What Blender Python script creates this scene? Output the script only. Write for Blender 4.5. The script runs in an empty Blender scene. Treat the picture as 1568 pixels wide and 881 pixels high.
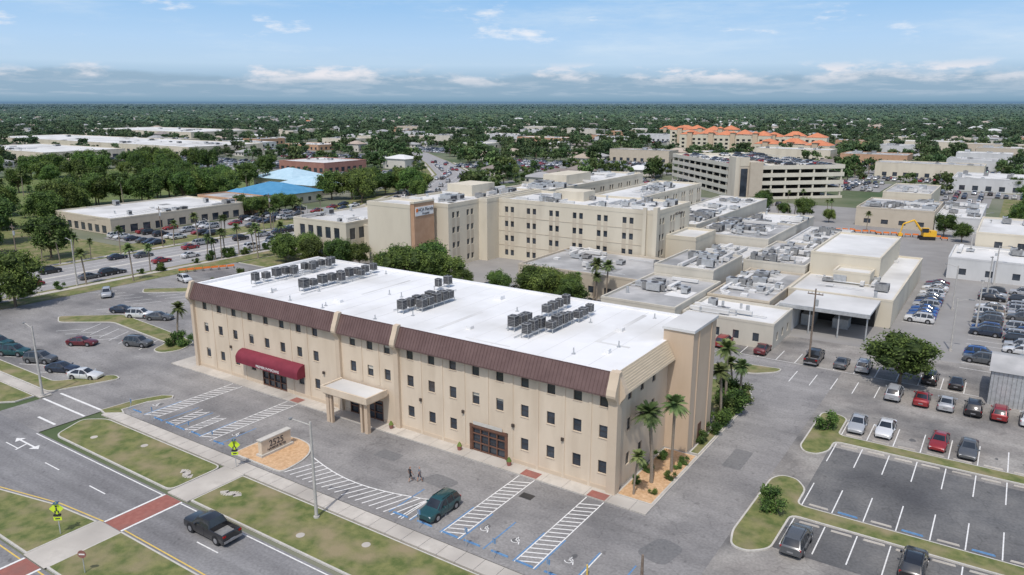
import bpy, math, random
from mathutils import Vector, Matrix
random.seed(7)
sc=bpy.context.scene
COL=sc.collection
D2R=math.radians

# ---------------------------------------------------------------- materials
def mat(name,c1,c2=None,rough=0.85,scale=1.0,detail=6,metal=0.0,bump=0.0,c3=None,scale3=0.05,lo=.35,hi=.65,spec=0.3,stretch=(1,1,1)):
    m=bpy.data.materials.new(name);m.use_nodes=True;nt=m.node_tree;b=nt.nodes['Principled BSDF']
    b.inputs['Roughness'].default_value=rough;b.inputs['Metallic'].default_value=metal
    b.inputs['Specular IOR Level'].default_value=spec
    if c2 is None:
        c2=tuple(min(1,x*1.12) for x in c1)
    geo=nt.nodes.new('ShaderNodeNewGeometry');mp=nt.nodes.new('ShaderNodeMapping');mp.inputs['Scale'].default_value=stretch
    nt.links.new(geo.outputs['Position'],mp.inputs['Vector'])
    n=nt.nodes.new('ShaderNodeTexNoise');n.inputs['Scale'].default_value=scale;n.inputs['Detail'].default_value=detail;n.inputs['Roughness'].default_value=.65
    nt.links.new(mp.outputs[0],n.inputs['Vector'])
    r=nt.nodes.new('ShaderNodeValToRGB');r.color_ramp.elements[0].position=lo;r.color_ramp.elements[1].position=hi
    r.color_ramp.elements[0].color=(*c1,1);r.color_ramp.elements[1].color=(*c2,1)
    nt.links.new(n.outputs['Fac'],r.inputs['Fac']);out=r.outputs['Color']
    if c3 is not None:
        n3=nt.nodes.new('ShaderNodeTexNoise');n3.inputs['Scale'].default_value=scale3;n3.inputs['Detail'].default_value=5
        nt.links.new(mp.outputs[0],n3.inputs['Vector'])
        r3=nt.nodes.new('ShaderNodeValToRGB');r3.color_ramp.elements[0].position=.45;r3.color_ramp.elements[1].position=.68
        nt.links.new(n3.outputs['Fac'],r3.inputs['Fac'])
        mx=nt.nodes.new('ShaderNodeMix');mx.data_type='RGBA';nt.links.new(r3.outputs['Color'],mx.inputs['Factor'])
        nt.links.new(out,mx.inputs['A']);mx.inputs['B'].default_value=(*c3,1);out=mx.outputs['Result']
    nt.links.new(out,b.inputs['Base Color'])
    if bump>0:
        bp=nt.nodes.new('ShaderNodeBump');bp.inputs['Strength'].default_value=bump;bp.inputs['Distance'].default_value=.05
        nb=nt.nodes.new('ShaderNodeTexNoise');nb.inputs['Scale'].default_value=scale*6;nt.links.new(mp.outputs[0],nb.inputs['Vector'])
        nt.links.new(nb.outputs['Fac'],bp.inputs['Height']);nt.links.new(bp.outputs[0],b.inputs['Normal'])
    return m
def asphalt(name,base,dark,light,crack=True,streak=None,s3=.09):
    m=mat(name,base,light,rough=.9,scale=.22,detail=8,c3=dark,scale3=s3,bump=.15)
    nt=m.node_tree;b=nt.nodes['Principled BSDF'];src=b.inputs['Base Color'].links[0].from_socket
    geo=nt.nodes.new('ShaderNodeNewGeometry')
    def mul(src,fac):
        mx=nt.nodes.new('ShaderNodeMix');mx.data_type='RGBA';mx.blend_type='MULTIPLY';mx.inputs['Factor'].default_value=1
        nt.links.new(src,mx.inputs['A']);nt.links.new(fac,mx.inputs['B']);return mx.outputs['Result']
    def nz(scale,det,a,c,stretch=(1,1,1),lo=.3,hi=.7):
        mp=nt.nodes.new('ShaderNodeMapping');mp.inputs['Scale'].default_value=stretch;nt.links.new(geo.outputs['Position'],mp.inputs['Vector'])
        n=nt.nodes.new('ShaderNodeTexNoise');n.inputs['Scale'].default_value=scale;n.inputs['Detail'].default_value=det;nt.links.new(mp.outputs[0],n.inputs['Vector'])
        mr=nt.nodes.new('ShaderNodeMapRange');mr.inputs[1].default_value=lo;mr.inputs[2].default_value=hi;mr.inputs[3].default_value=a;mr.inputs[4].default_value=c
        nt.links.new(n.outputs['Fac'],mr.inputs[0]);return mr.outputs[0]
    out=mul(src,nz(4,8,.82,1.15))
    out=mul(out,nz(1.1,3,1.0,.72,lo=.62,hi=.74))
    if streak:out=mul(out,nz(1.0,3,.84,1.08,streak))
    if crack:
        nw=nt.nodes.new('ShaderNodeTexNoise');nw.inputs['Scale'].default_value=.5;nt.links.new(geo.outputs['Position'],nw.inputs['Vector'])
        add=nt.nodes.new('ShaderNodeVectorMath');add.operation='MULTIPLY_ADD';nt.links.new(nw.outputs['Color'],add.inputs[0]);add.inputs[1].default_value=(3,3,0)
        nt.links.new(geo.outputs['Position'],add.inputs[2])
        v=nt.nodes.new('ShaderNodeTexVoronoi');v.feature='DISTANCE_TO_EDGE';v.inputs['Scale'].default_value=.16;nt.links.new(add.outputs[0],v.inputs['Vector'])
        r=nt.nodes.new('ShaderNodeMapRange');r.inputs[1].default_value=0.0;r.inputs[2].default_value=.010;r.inputs[3].default_value=.80;r.inputs[4].default_value=1
        nt.links.new(v.outputs['Distance'],r.inputs[0]);out=mul(out,r.outputs[0])
    nt.links.new(out,b.inputs['Base Color']);return m
def leafmat(name,c1,c2,scale=.6,rnd=True):
    m=mat(name,c1,c2,rough=.7,scale=scale,detail=3,lo=.35,hi=.62,spec=.2)
    if rnd:
        nt=m.node_tree;b=nt.nodes['Principled BSDF'];src=b.inputs['Base Color'].links[0].from_socket
        oi=nt.nodes.new('ShaderNodeObjectInfo');hs=nt.nodes.new('ShaderNodeHueSaturation')
        a=nt.nodes.new('ShaderNodeMapRange');a.inputs[3].default_value=.65;a.inputs[4].default_value=1.35;nt.links.new(oi.outputs['Random'],a.inputs[0])
        nt.links.new(a.outputs[0],hs.inputs['Value'])
        a2=nt.nodes.new('ShaderNodeMapRange');a2.inputs[3].default_value=.475;a2.inputs[4].default_value=.52
        ml=nt.nodes.new('ShaderNodeMath');ml.operation='FRACT';m3=nt.nodes.new('ShaderNodeMath');m3.operation='MULTIPLY';m3.inputs[1].default_value=17.3
        nt.links.new(oi.outputs['Random'],m3.inputs[0]);nt.links.new(m3.outputs[0],ml.inputs[0]);nt.links.new(ml.outputs[0],a2.inputs[0]);nt.links.new(a2.outputs[0],hs.inputs['Hue'])
        nt.links.new(src,hs.inputs['Color']);nt.links.new(hs.outputs[0],b.inputs['Base Color'])
    return m
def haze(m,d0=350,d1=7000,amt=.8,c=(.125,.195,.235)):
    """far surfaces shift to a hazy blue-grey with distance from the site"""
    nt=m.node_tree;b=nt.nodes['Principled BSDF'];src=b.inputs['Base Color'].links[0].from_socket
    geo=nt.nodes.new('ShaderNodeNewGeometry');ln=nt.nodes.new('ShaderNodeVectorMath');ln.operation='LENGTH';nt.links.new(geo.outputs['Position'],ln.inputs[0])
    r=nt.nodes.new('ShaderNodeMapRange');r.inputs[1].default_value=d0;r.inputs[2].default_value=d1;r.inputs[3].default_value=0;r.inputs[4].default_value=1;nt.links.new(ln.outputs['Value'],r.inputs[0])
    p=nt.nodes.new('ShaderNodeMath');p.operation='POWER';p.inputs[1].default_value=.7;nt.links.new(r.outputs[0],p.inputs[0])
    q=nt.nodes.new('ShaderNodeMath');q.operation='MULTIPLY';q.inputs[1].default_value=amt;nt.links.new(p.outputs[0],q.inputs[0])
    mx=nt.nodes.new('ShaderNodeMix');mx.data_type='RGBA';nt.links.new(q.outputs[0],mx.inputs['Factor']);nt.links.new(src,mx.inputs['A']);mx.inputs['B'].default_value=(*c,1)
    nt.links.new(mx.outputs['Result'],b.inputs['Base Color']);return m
M={}
M['asph']=asphalt('asphalt_lot',(.24,.23,.222),(.165,.16,.158),(.305,.292,.278),streak=(.06,.5,1))
M['asphroad']=asphalt('asphalt_road',(.215,.21,.21),(.185,.18,.18),(.25,.245,.24),False,streak=(.02,1.0,1))
M['asphdark']=asphalt('asphalt_dark',(.125,.125,.125),(.09,.09,.093),(.185,.18,.172),streak=(.3,.1,1))
M['asphR']=asphalt('asphalt_worn',(.255,.235,.215),(.145,.14,.135),(.345,.325,.295),streak=(.12,.35,1),s3=.13)
M['patch']=asphalt('asphalt_patch',(.17,.167,.165),(.14,.14,.14),(.20,.195,.19),False)
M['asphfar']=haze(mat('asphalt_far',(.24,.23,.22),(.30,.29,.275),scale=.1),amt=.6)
M['conc']=mat('concrete',(.45,.415,.365),(.55,.51,.45),scale=.8,bump=.1,c3=(.37,.34,.30),scale3=.2)
M['curb']=mat('curb_concrete',(.46,.44,.39),(.56,.53,.48),scale=1.5)
M['grass']=mat('grass',(.095,.125,.036),(.20,.20,.075),scale=.8,detail=10,c3=(.265,.22,.125),scale3=.3,bump=.6,lo=.38,hi=.62)
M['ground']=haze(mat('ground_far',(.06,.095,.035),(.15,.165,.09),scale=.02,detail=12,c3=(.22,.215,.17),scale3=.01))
M['field']=mat('field_grass',(.10,.145,.04),(.18,.20,.075),scale=.05,detail=10)
M['mulch']=mat('mulch',(.48,.29,.15),(.66,.45,.27),scale=3,detail=10,bump=.8)
M['white']=mat('paint_white',(.56,.55,.52),(.74,.73,.70),scale=3,detail=8,lo=.35,hi=.5)
M['yellow']=mat('paint_yellow',(.60,.41,.10),(.70,.5,.13),scale=2)
M['blue']=mat('paint_blue',(.09,.20,.38),(.14,.28,.46),scale=2)
M['redbrick']=mat('red_paver',(.27,.10,.08),(.34,.14,.11),scale=2,detail=8,c3=(.24,.12,.10),scale3=.4)
M['wall']=mat('stucco_beige',(.60,.50,.38),(.655,.55,.425),scale=.35,detail=8,c3=(.565,.465,.35),scale3=.6,bump=.1,stretch=(1,1,.3))
M['wall2']=mat('stucco_tan',(.52,.40,.285),(.57,.445,.325),scale=.5,bump=.1,stretch=(1,1,.3))
M['pil']=mat('stucco_pilaster',(.53,.43,.32),(.57,.465,.35),scale=.5)
M['roofw']=mat('roof_membrane_white',(.73,.725,.71),(.80,.795,.785),scale=.12,detail=8,c3=(.62,.61,.585),scale3=.10,rough=.6)
M['maroon']=mat('metal_maroon',(.118,.073,.067),(.15,.096,.088),rough=.55,scale=.6,metal=.05)
M['shingle']=mat('shingle_tan',(.48,.40,.29),(.60,.51,.38),scale=2,stretch=(.3,.3,8))
M['awn']=mat('awning_red',(.17,.025,.04),(.21,.032,.05),scale=.8,rough=.75)
M['brown']=mat('door_brown',(.13,.065,.045),(.17,.09,.06),scale=2,rough=.5)
M['bronze']=mat('frame_bronze',(.05,.04,.035),(.08,.06,.05),rough=.4,scale=4)
M['steel']=mat('galvanised_steel',(.42,.43,.43),(.55,.56,.56),rough=.45,metal=.4,scale=2)
M['hvac']=mat('hvac_grey',(.20,.20,.20),(.32,.32,.31),rough=.5,scale=2,metal=.2)
M['hvacd']=mat('hvac_coil_dark',(.045,.045,.05),(.08,.08,.085),scale=8,rough=.6)
M['cream']=mat('hospital_cream',(.58,.525,.415),(.65,.59,.475),scale=.15,detail=8,c3=(.53,.475,.375),scale3=.3,stretch=(1,1,.3))
M['tanp']=mat('hospital_tan',(.47,.41,.32),(.52,.455,.36),scale=.5)
M['lowwall']=mat('low_wall',(.49,.46,.39),(.57,.53,.45),scale=.3,stretch=(1,1,.3))
M['greywall']=mat('grey_wall',(.50,.50,.49),(.58,.58,.57),scale=.3,stretch=(1,1,.3))
M['rustblk']=mat('brown_panel',(.43,.26,.16),(.49,.31,.20),scale=.6)
M['roofg']=mat('roof_grey',(.35,.345,.335),(.50,.49,.475),scale=.15,detail=10,c3=(.25,.25,.245),scale3=.12)
M['roofl']=mat('roof_light',(.58,.575,.55),(.70,.69,.67),scale=.1,detail=8,c3=(.47,.46,.44),scale3=.07)
M['roofd']=mat('roof_dark_gravel',(.22,.22,.215),(.31,.305,.295),scale=.3,detail=10)
M['bluer']=mat('roof_blue',(.06,.23,.40),(.10,.30,.48),scale=.4,rough=.4)
M['bluer2']=mat('roof_pale_blue',(.36,.52,.60),(.45,.60,.68),scale=.4)
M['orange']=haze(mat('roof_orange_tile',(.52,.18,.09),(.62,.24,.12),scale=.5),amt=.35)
M['redroof']=mat('roof_redbrown',(.30,.15,.12),(.36,.19,.15),scale=.3)
M['garage']=mat('garage_concrete',(.58,.54,.45),(.66,.62,.52),scale=.2)
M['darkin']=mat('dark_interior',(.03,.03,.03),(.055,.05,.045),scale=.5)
M['pole']=mat('pole_concrete',(.40,.38,.35),(.5,.48,.44),scale=2)
M['wood']=mat('pole_wood',(.16,.12,.09),(.24,.19,.15),scale=3)
M['signy']=mat('sign_yellowgreen',(.55,.72,.03),(.6,.78,.05),rough=.4)
M['black']=mat('black_rubber',(.018,.018,.02),(.028,.028,.03),rough=.7)
M['bark']=mat('bark',(.12,.09,.065),(.2,.16,.12),scale=4,bump=.5)
M['palmbark']=mat('palm_bark',(.22,.18,.14),(.32,.27,.21),scale=5,stretch=(1,1,4),bump=.5)
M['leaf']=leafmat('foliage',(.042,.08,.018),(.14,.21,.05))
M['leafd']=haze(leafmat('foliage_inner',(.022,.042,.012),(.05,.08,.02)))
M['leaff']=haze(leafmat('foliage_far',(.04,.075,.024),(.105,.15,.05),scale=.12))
M['palmleaf']=leafmat('palm_leaf',(.06,.10,.03),(.15,.19,.07))
M['skin']=mat('skin',(.42,.24,.16),(.46,.27,.19))
M['excav']=mat('machine_yellow',(.75,.42,.03),(.8,.47,.05),rough=.4)
M['barr']=mat('barrier_orange',(.8,.2,.04),(.85,.24,.06))
M['text']=mat('letter_dark',(.06,.05,.05),(.07,.06,.06))
M['textr']=mat('letter_white',(.75,.74,.72),(.8,.79,.77))
def glass(name,c=(.03,.04,.05)):
    m=mat(name,c,tuple(x*2.2 for x in c),rough=.08,scale=.35,spec=.7);return m
M['glass']=glass('window_glass',(.024,.03,.038));M['carglass']=glass('car_glass',(.015,.018,.022));M['glassb']=glass('window_glass_blue',(.025,.05,.085))

# ---------------------------------------------------------------- mesh builder
class MB:
    def __init__(s): s.v=[];s.f=[];s.m=[]
    def face(s,pts,mi=0):
        i=len(s.v);s.v+= [tuple(p) for p in pts];s.f.append(tuple(range(i,i+len(pts))));s.m.append(mi)
    def box(s,x0,x1,y0,y1,z0,z1,mi=0,rot=0,c=None):
        P=[(x0,y0,z0),(x1,y0,z0),(x1,y1,z0),(x0,y1,z0),(x0,y0,z1),(x1,y0,z1),(x1,y1,z1),(x0,y1,z1)]
        if rot:
            cx,cy=c if c else ((x0+x1)/2,(y0+y1)/2);ca,sa=math.cos(rot),math.sin(rot)
            P=[(cx+(x-cx)*ca-(y-cy)*sa,cy+(x-cx)*sa+(y-cy)*ca,z) for x,y,z in P]
        i=len(s.v);s.v+=P
        for q in [(0,3,2,1),(4,5,6,7),(0,1,5,4),(1,2,6,5),(2,3,7,6),(3,0,4,7)]:
            s.f.append(tuple(i+k for k in q));s.m.append(mi)
    def prism(s,poly,z0,z1,mi=0,mt=None):
        n=len(poly);i=len(s.v);s.v+=[(p[0],p[1],z0) for p in poly]+[(p[0],p[1],z1) for p in poly]
        for k in range(n):
            s.f.append((i+k,i+(k+1)%n,i+n+(k+1)%n,i+n+k));s.m.append(mi)
        s.f.append(tuple(i+n+k for k in range(n)));s.m.append(mi if mt is None else mt)
    def cyl(s,p0,p1,r0,r1=None,n=10,mi=0):
        if r1 is None:r1=r0
        p0=Vector(p0);p1=Vector(p1);d=(p1-p0).normalized();a=d.orthogonal().normalized();b=d.cross(a);i=len(s.v)
        for k in range(n):
            t=2*math.pi*k/n;o=a*math.cos(t)+b*math.sin(t);s.v.append(tuple(p0+o*r0));s.v.append(tuple(p1+o*r1))
        for k in range(n):
            k2=(k+1)%n;s.f.append((i+2*k,i+2*k2,i+2*k2+1,i+2*k+1));s.m.append(mi)
        s.f.append(tuple(i+2*k for k in range(n))[::-1]);s.m.append(mi);s.f.append(tuple(i+2*k+1 for k in range(n)));s.m.append(mi)
    def mesh(s,name,mats,smooth=False,ang=35):
        me=bpy.data.meshes.new(name);me.from_pydata(s.v,[],s.f);
        for m in mats: me.materials.append(m)
        me.polygons.foreach_set('material_index',s.m)
        if smooth:
            me.polygons.foreach_set('use_smooth',[True]*len(s.f))
            me.set_sharp_from_angle(angle=D2R(ang))
        me.update();return me
    def obj(s,name,mats,parent=None,smooth=False,loc=(0,0,0)):
        o=bpy.data.objects.new(name,s.mesh(name,mats,smooth));COL.objects.link(o);o.location=loc
        if parent:o.parent=parent
        return o
def sheet(name,polys,z,m):
    b=MB()
    for p in polys:b.face([(x,y,z) for x,y in p])
    return b.obj(name,[m])
def R(x0,x1,y0,y1):return [(x0,y0),(x1,y0),(x1,y1),(x0,y1)]
def inset(poly,d):
    n=len(poly);A=sum(poly[i][0]*poly[(i+1)%n][1]-poly[(i+1)%n][0]*poly[i][1] for i in range(n));sg=1 if A>0 else -1
    out=[]
    for i in range(n):
        p0=Vector(poly[i-1]);p=Vector(poly[i]);p1=Vector(poly[(i+1)%n])
        a=(p-p0).normalized();b=(p1-p).normalized();na=Vector((-a.y,a.x))*sg;nb=Vector((-b.y,b.x))*sg
        m=(na+nb)
        if m.length<1e-4:m=na
        m.normalize();k=max(.5,m.dot(na));q=p+m*(d/k);out.append((q.x,q.y))
    return out
def roundc(poly,r=1.2,n=4):
    out=[];N_=len(poly)
    for i in range(N_):
        p0=Vector(poly[i-1]);p=Vector(poly[i]);p1=Vector(poly[(i+1)%N_]);a=p0-p;b=p1-p
        ra=min(r,a.length*.45);rb=min(r,b.length*.45);A=p+a.normalized()*ra;B=p+b.normalized()*rb
        for k in range(n+1):
            t=k/n;q=A*(1-t)**2+p*2*t*(1-t)+B*t*t;out.append((q.x,q.y))
    return out
class Obj:
    def __init__(s,name,loc=(0,0,0),rot=0):
        s.name=name;s.parts={};s.root=bpy.data.objects.new(name,None);COL.objects.link(s.root);s.root.location=loc;s.root.rotation_euler=(0,0,rot);s.root.empty_display_size=.5
    def p(s,name,m):
        if name not in s.parts:s.parts[name]=(MB(),m)
        return s.parts[name][0]
    def done(s,smooth=False):
        for k,(b,m) in s.parts.items():
            if b.v:b.obj(k,[m],s.root,smooth)
        return s.root
def text(body,size,loc,rot,m,parent,ext=.02):
    cu=bpy.data.curves.new('lettering','FONT');cu.body=body;cu.size=size;cu.extrude=ext;cu.align_x='CENTER';cu.materials.append(m)
    o=bpy.data.objects.new('lettering',cu);COL.objects.link(o);o.location=loc;o.rotation_euler=rot;o.parent=parent;return o

# ---------------------------------------------------------------- ground, lots, roads
g=MB();N=64
g.face([(40000*math.cos(2*math.pi*k/N),40000*math.sin(2*math.pi*k/N),-.08) for k in range(N)])
g.obj('ground',[M['ground']])
sheet('parking_lot_asphalt',[R(-134,12,-16,50),R(-134,-74,-18,-16)],0.0,M['asph'])
sheet('side_lot_asphalt',[R(12,90,-30,64),R(-90,12,50,64)],0.0,M['asphR'])
sheet('hospital_site_pavement',[R(-134,90,64,240)],0.0,M['asphfar'])
sheet('driveway_asphalt',[R(-74,-63.2,-24.8,-16)],0.003,M['asph'])
sheet('dark_asphalt_stalls',[R(15.8,90,8.3,23.5),R(15.8,90,-.5,5.6)],0.004,M['asphdark'])
sheet('asphalt_patches',[roundc([(-18,-8.5),(-14.5,-8.7),(-14,-6.6),(-17.4,-6.3)],.8),roundc([(6,-8),(9,-8.6),(9.6,-5),(7,-4.4)],1),roundc(R(-26,-23,-7,-5.2),.3),roundc(R(7,9,12,17),.3)],0.004,M['patch'])
b=MB();rs=random.Random(8)
def stain(x,y,r):
    b.face([(x+r*rs.uniform(.5,1.1)*math.cos(k*.7),y+1.5*r*rs.uniform(.5,1.1)*math.sin(k*.7),.0065) for k in range(9)])
for k in range(10):
    for y0 in(30,22,11,3):
        if rs.random()<.7:stain(17.6+2.75*k+rs.uniform(-.3,.3),y0+rs.uniform(-1,1),rs.uniform(.15,.4))
for x in(-15,-12,-7,-3.6,2,-43,-59):stain(x,-12+rs.uniform(-1,1),.35)
b.obj('oil_stains',[M['asphdark']])
sheet('road',[R(-400,90,-34.5,-24.8),R(-400,90,-46.6,-37.8)],0.0,M['asphroad'])
def island(name,poly,m=None,h=.13,curb=.18,mcurb=None,r=0):
    if r:poly=roundc(poly,r)
    o=Obj(name);o.p('kerb',mcurb or M['curb']).prism(poly,-.05,h);ip=inset(poly,curb);o.p('planting',m or M['grass']).prism(ip,h-.05,h+.02);return o.done()
island('grass_median',[(-400,-37.6),(-37.6,-37.6),(-37.6,-31.4),(-44,-32.0),(-54,-34.1),(-400,-34.1)]);island('grass_median',R(-34,90,-37.6,-31.1))
sheet('median_path',[R(-37.6,-34,-37.8,-31.2)],.1,M['conc'])
island('grass_verge',[(-62.5,-20.0),(-60.5,-24.2),(-37.3,-24.3),(-37.3,-18.2),(-60,-18.2)],r=1)
island('grass_verge',R(-33.8,90,-24.3,-18.2))
island('grass_verge',[(-400,-24.3),(-78,-24.3),(-75.5,-22),(-75.5,-19.6),(-400,-19.6)])
island('grass_verge',[(-400,-17.9),(-75.5,-17.9),(-73.5,-13),(-72.2,-9.6),(-74.5,-9.2),(-79,-15.4),(-400,-15.4)],r=1)
o=Obj('sidewalk');c=o.p('slab',M['conc'])
c.prism(R(-400,-74.2,-19.5,-18.0),-.05,.12)
for x in range(-62,90,2): 
    c.prism(R(x+.02,x+1.98,-17.95,-16.2),-.05,.12)
c.prism(R(-37.2,-33.9,-24.6,-17.97),-.05,.115)
o.done()
o=Obj('building_sidewalk');c=o.p('slab',M['conc'])
x=-72.3
while x<4:
    c.prism(R(x+.015,min(x+2.5,4.4)-.015,-1.9,-.02),-.05,.14);x+=2.5
c.prism(R(-72.3,-68.6,0,25),-.05,.14)
c.box(4.2,4.4,0,33,-.05,.14)
o.done()
sheet('tactile_paving',[R(-9.9,-7.9,-1.85,-.6),R(-2.0,0,-1.85,-.6),R(-46,-44.3,-1.85,-.6)],.146,M['redbrick'])
cl=[(-147,-120,23),(-147,90,23),(-152,120,22),(-166,150,21),(-190,200,20),(-225,262,19),(-285,322,16),(-360,390,13),(-520,500,9),(-700,560,7)]
def strip(cl,o0,o1,z):
    out=[]
    for i in range(len(cl)-1):
        a=Vector(cl[i][:2]);b=Vector(cl[i+1][:2])
        def nrm(k):
            p=Vector(cl[max(0,k-1)][:2]);q=Vector(cl[min(len(cl)-1,k+1)][:2]);d=(q-p).normalized();return Vector((d.y,-d.x))
        n0,n1=nrm(i),nrm(i+1);w0,w1=cl[i][2],cl[i+1][2]
        out.append([(a+n0*w0*o0)[:],(a+n0*w0*o1)[:],(b+n1*w1*o1)[:],(b+n1*w1*o0)[:]])
    return out
M['roadlight']=mat('road_light',(.28,.27,.265),(.34,.33,.32),scale=.3)
sheet('arterial_road',strip(cl,-.5,.5,0),.02,M['roadlight'])
sheet('arterial_median',strip(cl[:5],-.03,.03,0),.03,M['curb'])
sheet('arterial_sidewalk',strip(cl[:7],.56,.64,0)+strip(cl[:7],-.64,-.56,0),.05,M['conc'])
sheet('arterial_verge',strip(cl,.5,.56,0)+strip(cl,-.56,-.5,0)+strip(cl[:7],-1.1,-.64,0)+[R(-132.2,-127,-14,90)],.04,M['grass'])
sheet('arterial_lines',[p for q in (-.32,-.17,.17,.32) for p in strip(cl[:7],q-.004,q+.004,0)],.034,M['white'])
sheet('red_crosswalk',[R(-37,-34.5,-31.05,-24.85),R(-37,-34.5,-46.5,-37.85)],.006,M['redbrick'])
mk=MB();mb=MB();my=MB()
def line(b,x0,y0,x1,y1,w=.11,z=.010):
    d=Vector((x1-x0,y1-y0)).normalized();n=Vector((-d.y,d.x))*w/2
    b.face([(x0+n.x,y0+n.y,z),(x0-n.x,y0-n.y,z),(x1-n.x,y1-n.y,z),(x1+n.x,y1+n.y,z)])
for xx in (-37.15,-34.35):
    for yy in ((-31.0,-24.9),(-46.4,-37.9)): line(mk,xx,yy[0],xx,yy[1],.25)
line(mk,-400,-25.6,-74,-25.6,.13);line(mk,-63,-25.1,-37.3,-25.1,.13);line(mk,-34.2,-25.1,90,-25.1,.13)
line(my,-400,-33.7,-54,-33.7,.13);line(my,-54,-33.7,-44,-31.6,.13);line(my,-44,-31.6,-37.3,-31.0,.13);line(my,-34.2,-30.75,90,-30.75,.13);line(my,-400,-38.2,-37.3,-38.2,.13);line(my,-34.2,-38.2,90,-38.2,.13)
x=-300
while x<90:
    if not(-39<x+1.5<-33):line(mk,x,-28.2,x+3,-28.2,.13);line(mk,x,-42.2,x+3,-42.2,.13)
    x+=9.1
for yy in(-17.1,-19.3):line(mk,-73.8,yy,-63.4,yy,.3)
line(mk,-68,-22.6,-63.8,-22.6,.3)
def arrow(x,y):
    line(mk,x-1.6,y,x+1.6,y,.22,.012)
    mk.face([(x+1.6,y-.6,.012),(x+2.6,y,.012),(x+1.6,y+.6,.012)]);mk.face([(x-1.6,y-.6,.012),(x-2.6,y,.012),(x-1.6,y+.6,.012)])
    line(mk,x,y,x+.6,y-1.5,.22,.013)
arrow(-61,-27.0)
def hatch(x0,x1,y0,y1,step=.75,b=mk):
    line(b,x0,y0,x0,y1);line(b,x1,y0,x1,y1);y=y0+.2
    while y+.9<y1:
        line(b,x0+.06,y,x1-.06,y+.8,.14,.011);y+=step
hatch(-57.6,-55.6,-14.9,-1.95);hatch(-46.2,-44.3,-14.9,-1.95);hatch(-9.9,-8.0,-14.9,-1.95);hatch(-1.9,0,-14.9,-1.95)
hatch(-49.5,-48.2,-14.9,-9.8);hatch(-53,-51.6,-14.9,-9.8)
for xx in(-61.2,-57.75,-54,-51,-46.35,-42.6,-16.3,-13.6,-10.05,-7.8,-5.2,-2.05,.15,3.6,7):line(mb,xx,-14.9,xx,-9.7,.14)
for xx in (-13.75,3.75):line(mk,xx,-14.9,xx,-9.7)
def curve(x): 
    t=(x+31.5)/17.0;return -11.0-1.6*math.sin(math.pi*min(1,max(0,t)))
pts=[(-31.5+17*k/24,curve(-31.5+17*k/24)) for k in range(25)]
for a,b_ in zip(pts,pts[1:]):line(mk,*a,*b_,.14)
x=-31
while x<-14.8:
    line(mk,x,-15.2,min(x+1.3,-14.6),curve(x+1.3)-.05,.14,.011);x+=.95
line(mk,-14.5,-15.2,-14.5,-11)
for xx in(-7.0,-3.6,1.9,-11.9,-59.5,-43.2):
    cx,cy=xx,-12.2
    for k in range(10):
        a=D2R(200+ 27*k);a2=D2R(200+27*(k+1))
        line(mk,cx+.36*math.cos(a),cy+.36*math.sin(a),cx+.36*math.cos(a2),cy+.36*math.sin(a2),.08)
    line(mk,cx,cy,cx,cy+.6,.1);line(mk,cx,cy+.1,cx+.4,cy,.1);line(mk,cx+.4,cy,cx+.6,cy-.4,.1)
def stalls(x0,x1,y0,y1,step=2.75,axis='x'):
    if axis=='x':
        x=x0
        while x<=x1+.01:line(mk,x,y0,x,y1);x+=step
    else:
        y=y0
        while y<=y1+.01:line(mk,x0,y,x1,y);y+=step
stalls(16.2,88,27.4,33);stalls(16.2,88,19.4,24.7);stalls(16.2,88,8.4,13.6);stalls(16.2,88,.3,5.5)
stalls(6.5,29,42,47);stalls(-14,29,50.3,55.4);stalls(15.6,20.4,84,122,2.75,'y');stalls(26,36,62,122,2.75,'y')
line(mk,-14,50.3,29,50.3)
stalls(4.4,26,36.2,36.3,50)
def angst(x0,y0,n,dx=6.4,L=5,ang=25,dy=0):
    for k in range(n):
        x=x0+dx*k;y=y0+dy*k;line(mk,x,y,x+L*math.cos(D2R(ang)),y+L*math.sin(D2R(ang)))
angst(-104,-14.6,5);angst(-104,-3.2,4,3.2,5,50);angst(-100,-1,7,2.9,5,115,0);angst(-112,8,4,3.4,5,50);angst(-126,14,6,3.2,5,60)
angst(-118,20,8,3,5,60)
mk.obj('white_road_markings',[M['white']]);mb.obj('blue_stall_markings',[M['blue']]);my.obj('yellow_road_markings',[M['yellow']])
def wheelstop(x,y,m,a=0):
    b=MB();L=.9
    b.v=[(-L,-.08,0),(L,-.08,0),(L,.08,0),(-L,.08,0),(-L+.06,-.04,.13),(L-.06,-.04,.13),(L-.06,.04,.13),(-L+.06,.04,.13)]
    b.f=[(4,5,6,7),(0,1,5,4),(1,2,6,5),(2,3,7,6),(3,0,4,7)];b.m=[0]*5
    ob=b.obj('wheel_stop',[m],loc=(x+random.uniform(-.1,.1),y+random.uniform(-.08,.08),.005));ob.rotation_euler=(0,0,a+random.uniform(-.04,.04))
for x in(-59.4,-54.8+0,-52.3,-50.2,-47.3,-42.8,-15,-12,-8.9,-6.6,-3.6,-.9,1.8,5.3):wheelstop(x,-14.7,M['blue'])
for k in range(10):
    wheelstop(17.6+2.75*k,8.75,M['blue'] if k%2 else M['conc']);wheelstop(17.6+2.75*k,24.3,M['conc']);wheelstop(17.6+2.75*k,5.1,M['conc']);wheelstop(17.6+2.75*k,27.7,M['conc'])
island('mulch_island',[( -39.2,-15.6),(-31,-15.6),(-31.2,-12.5),(-32,-10.6),(-33.6,-9.2),(-36,-8.8),(-38,-9.3),(-39.2,-11)],M['mulch'],r=1)
island('grass_island',[(-63.5,-17.3),(-63,-13),(-61.6,-10),(-60.2,-9.2),(-59.5,-9.8),(-61,-12.5),(-61.3,-15.6),(-60,-16.1),(-62,-17.6)])
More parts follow.
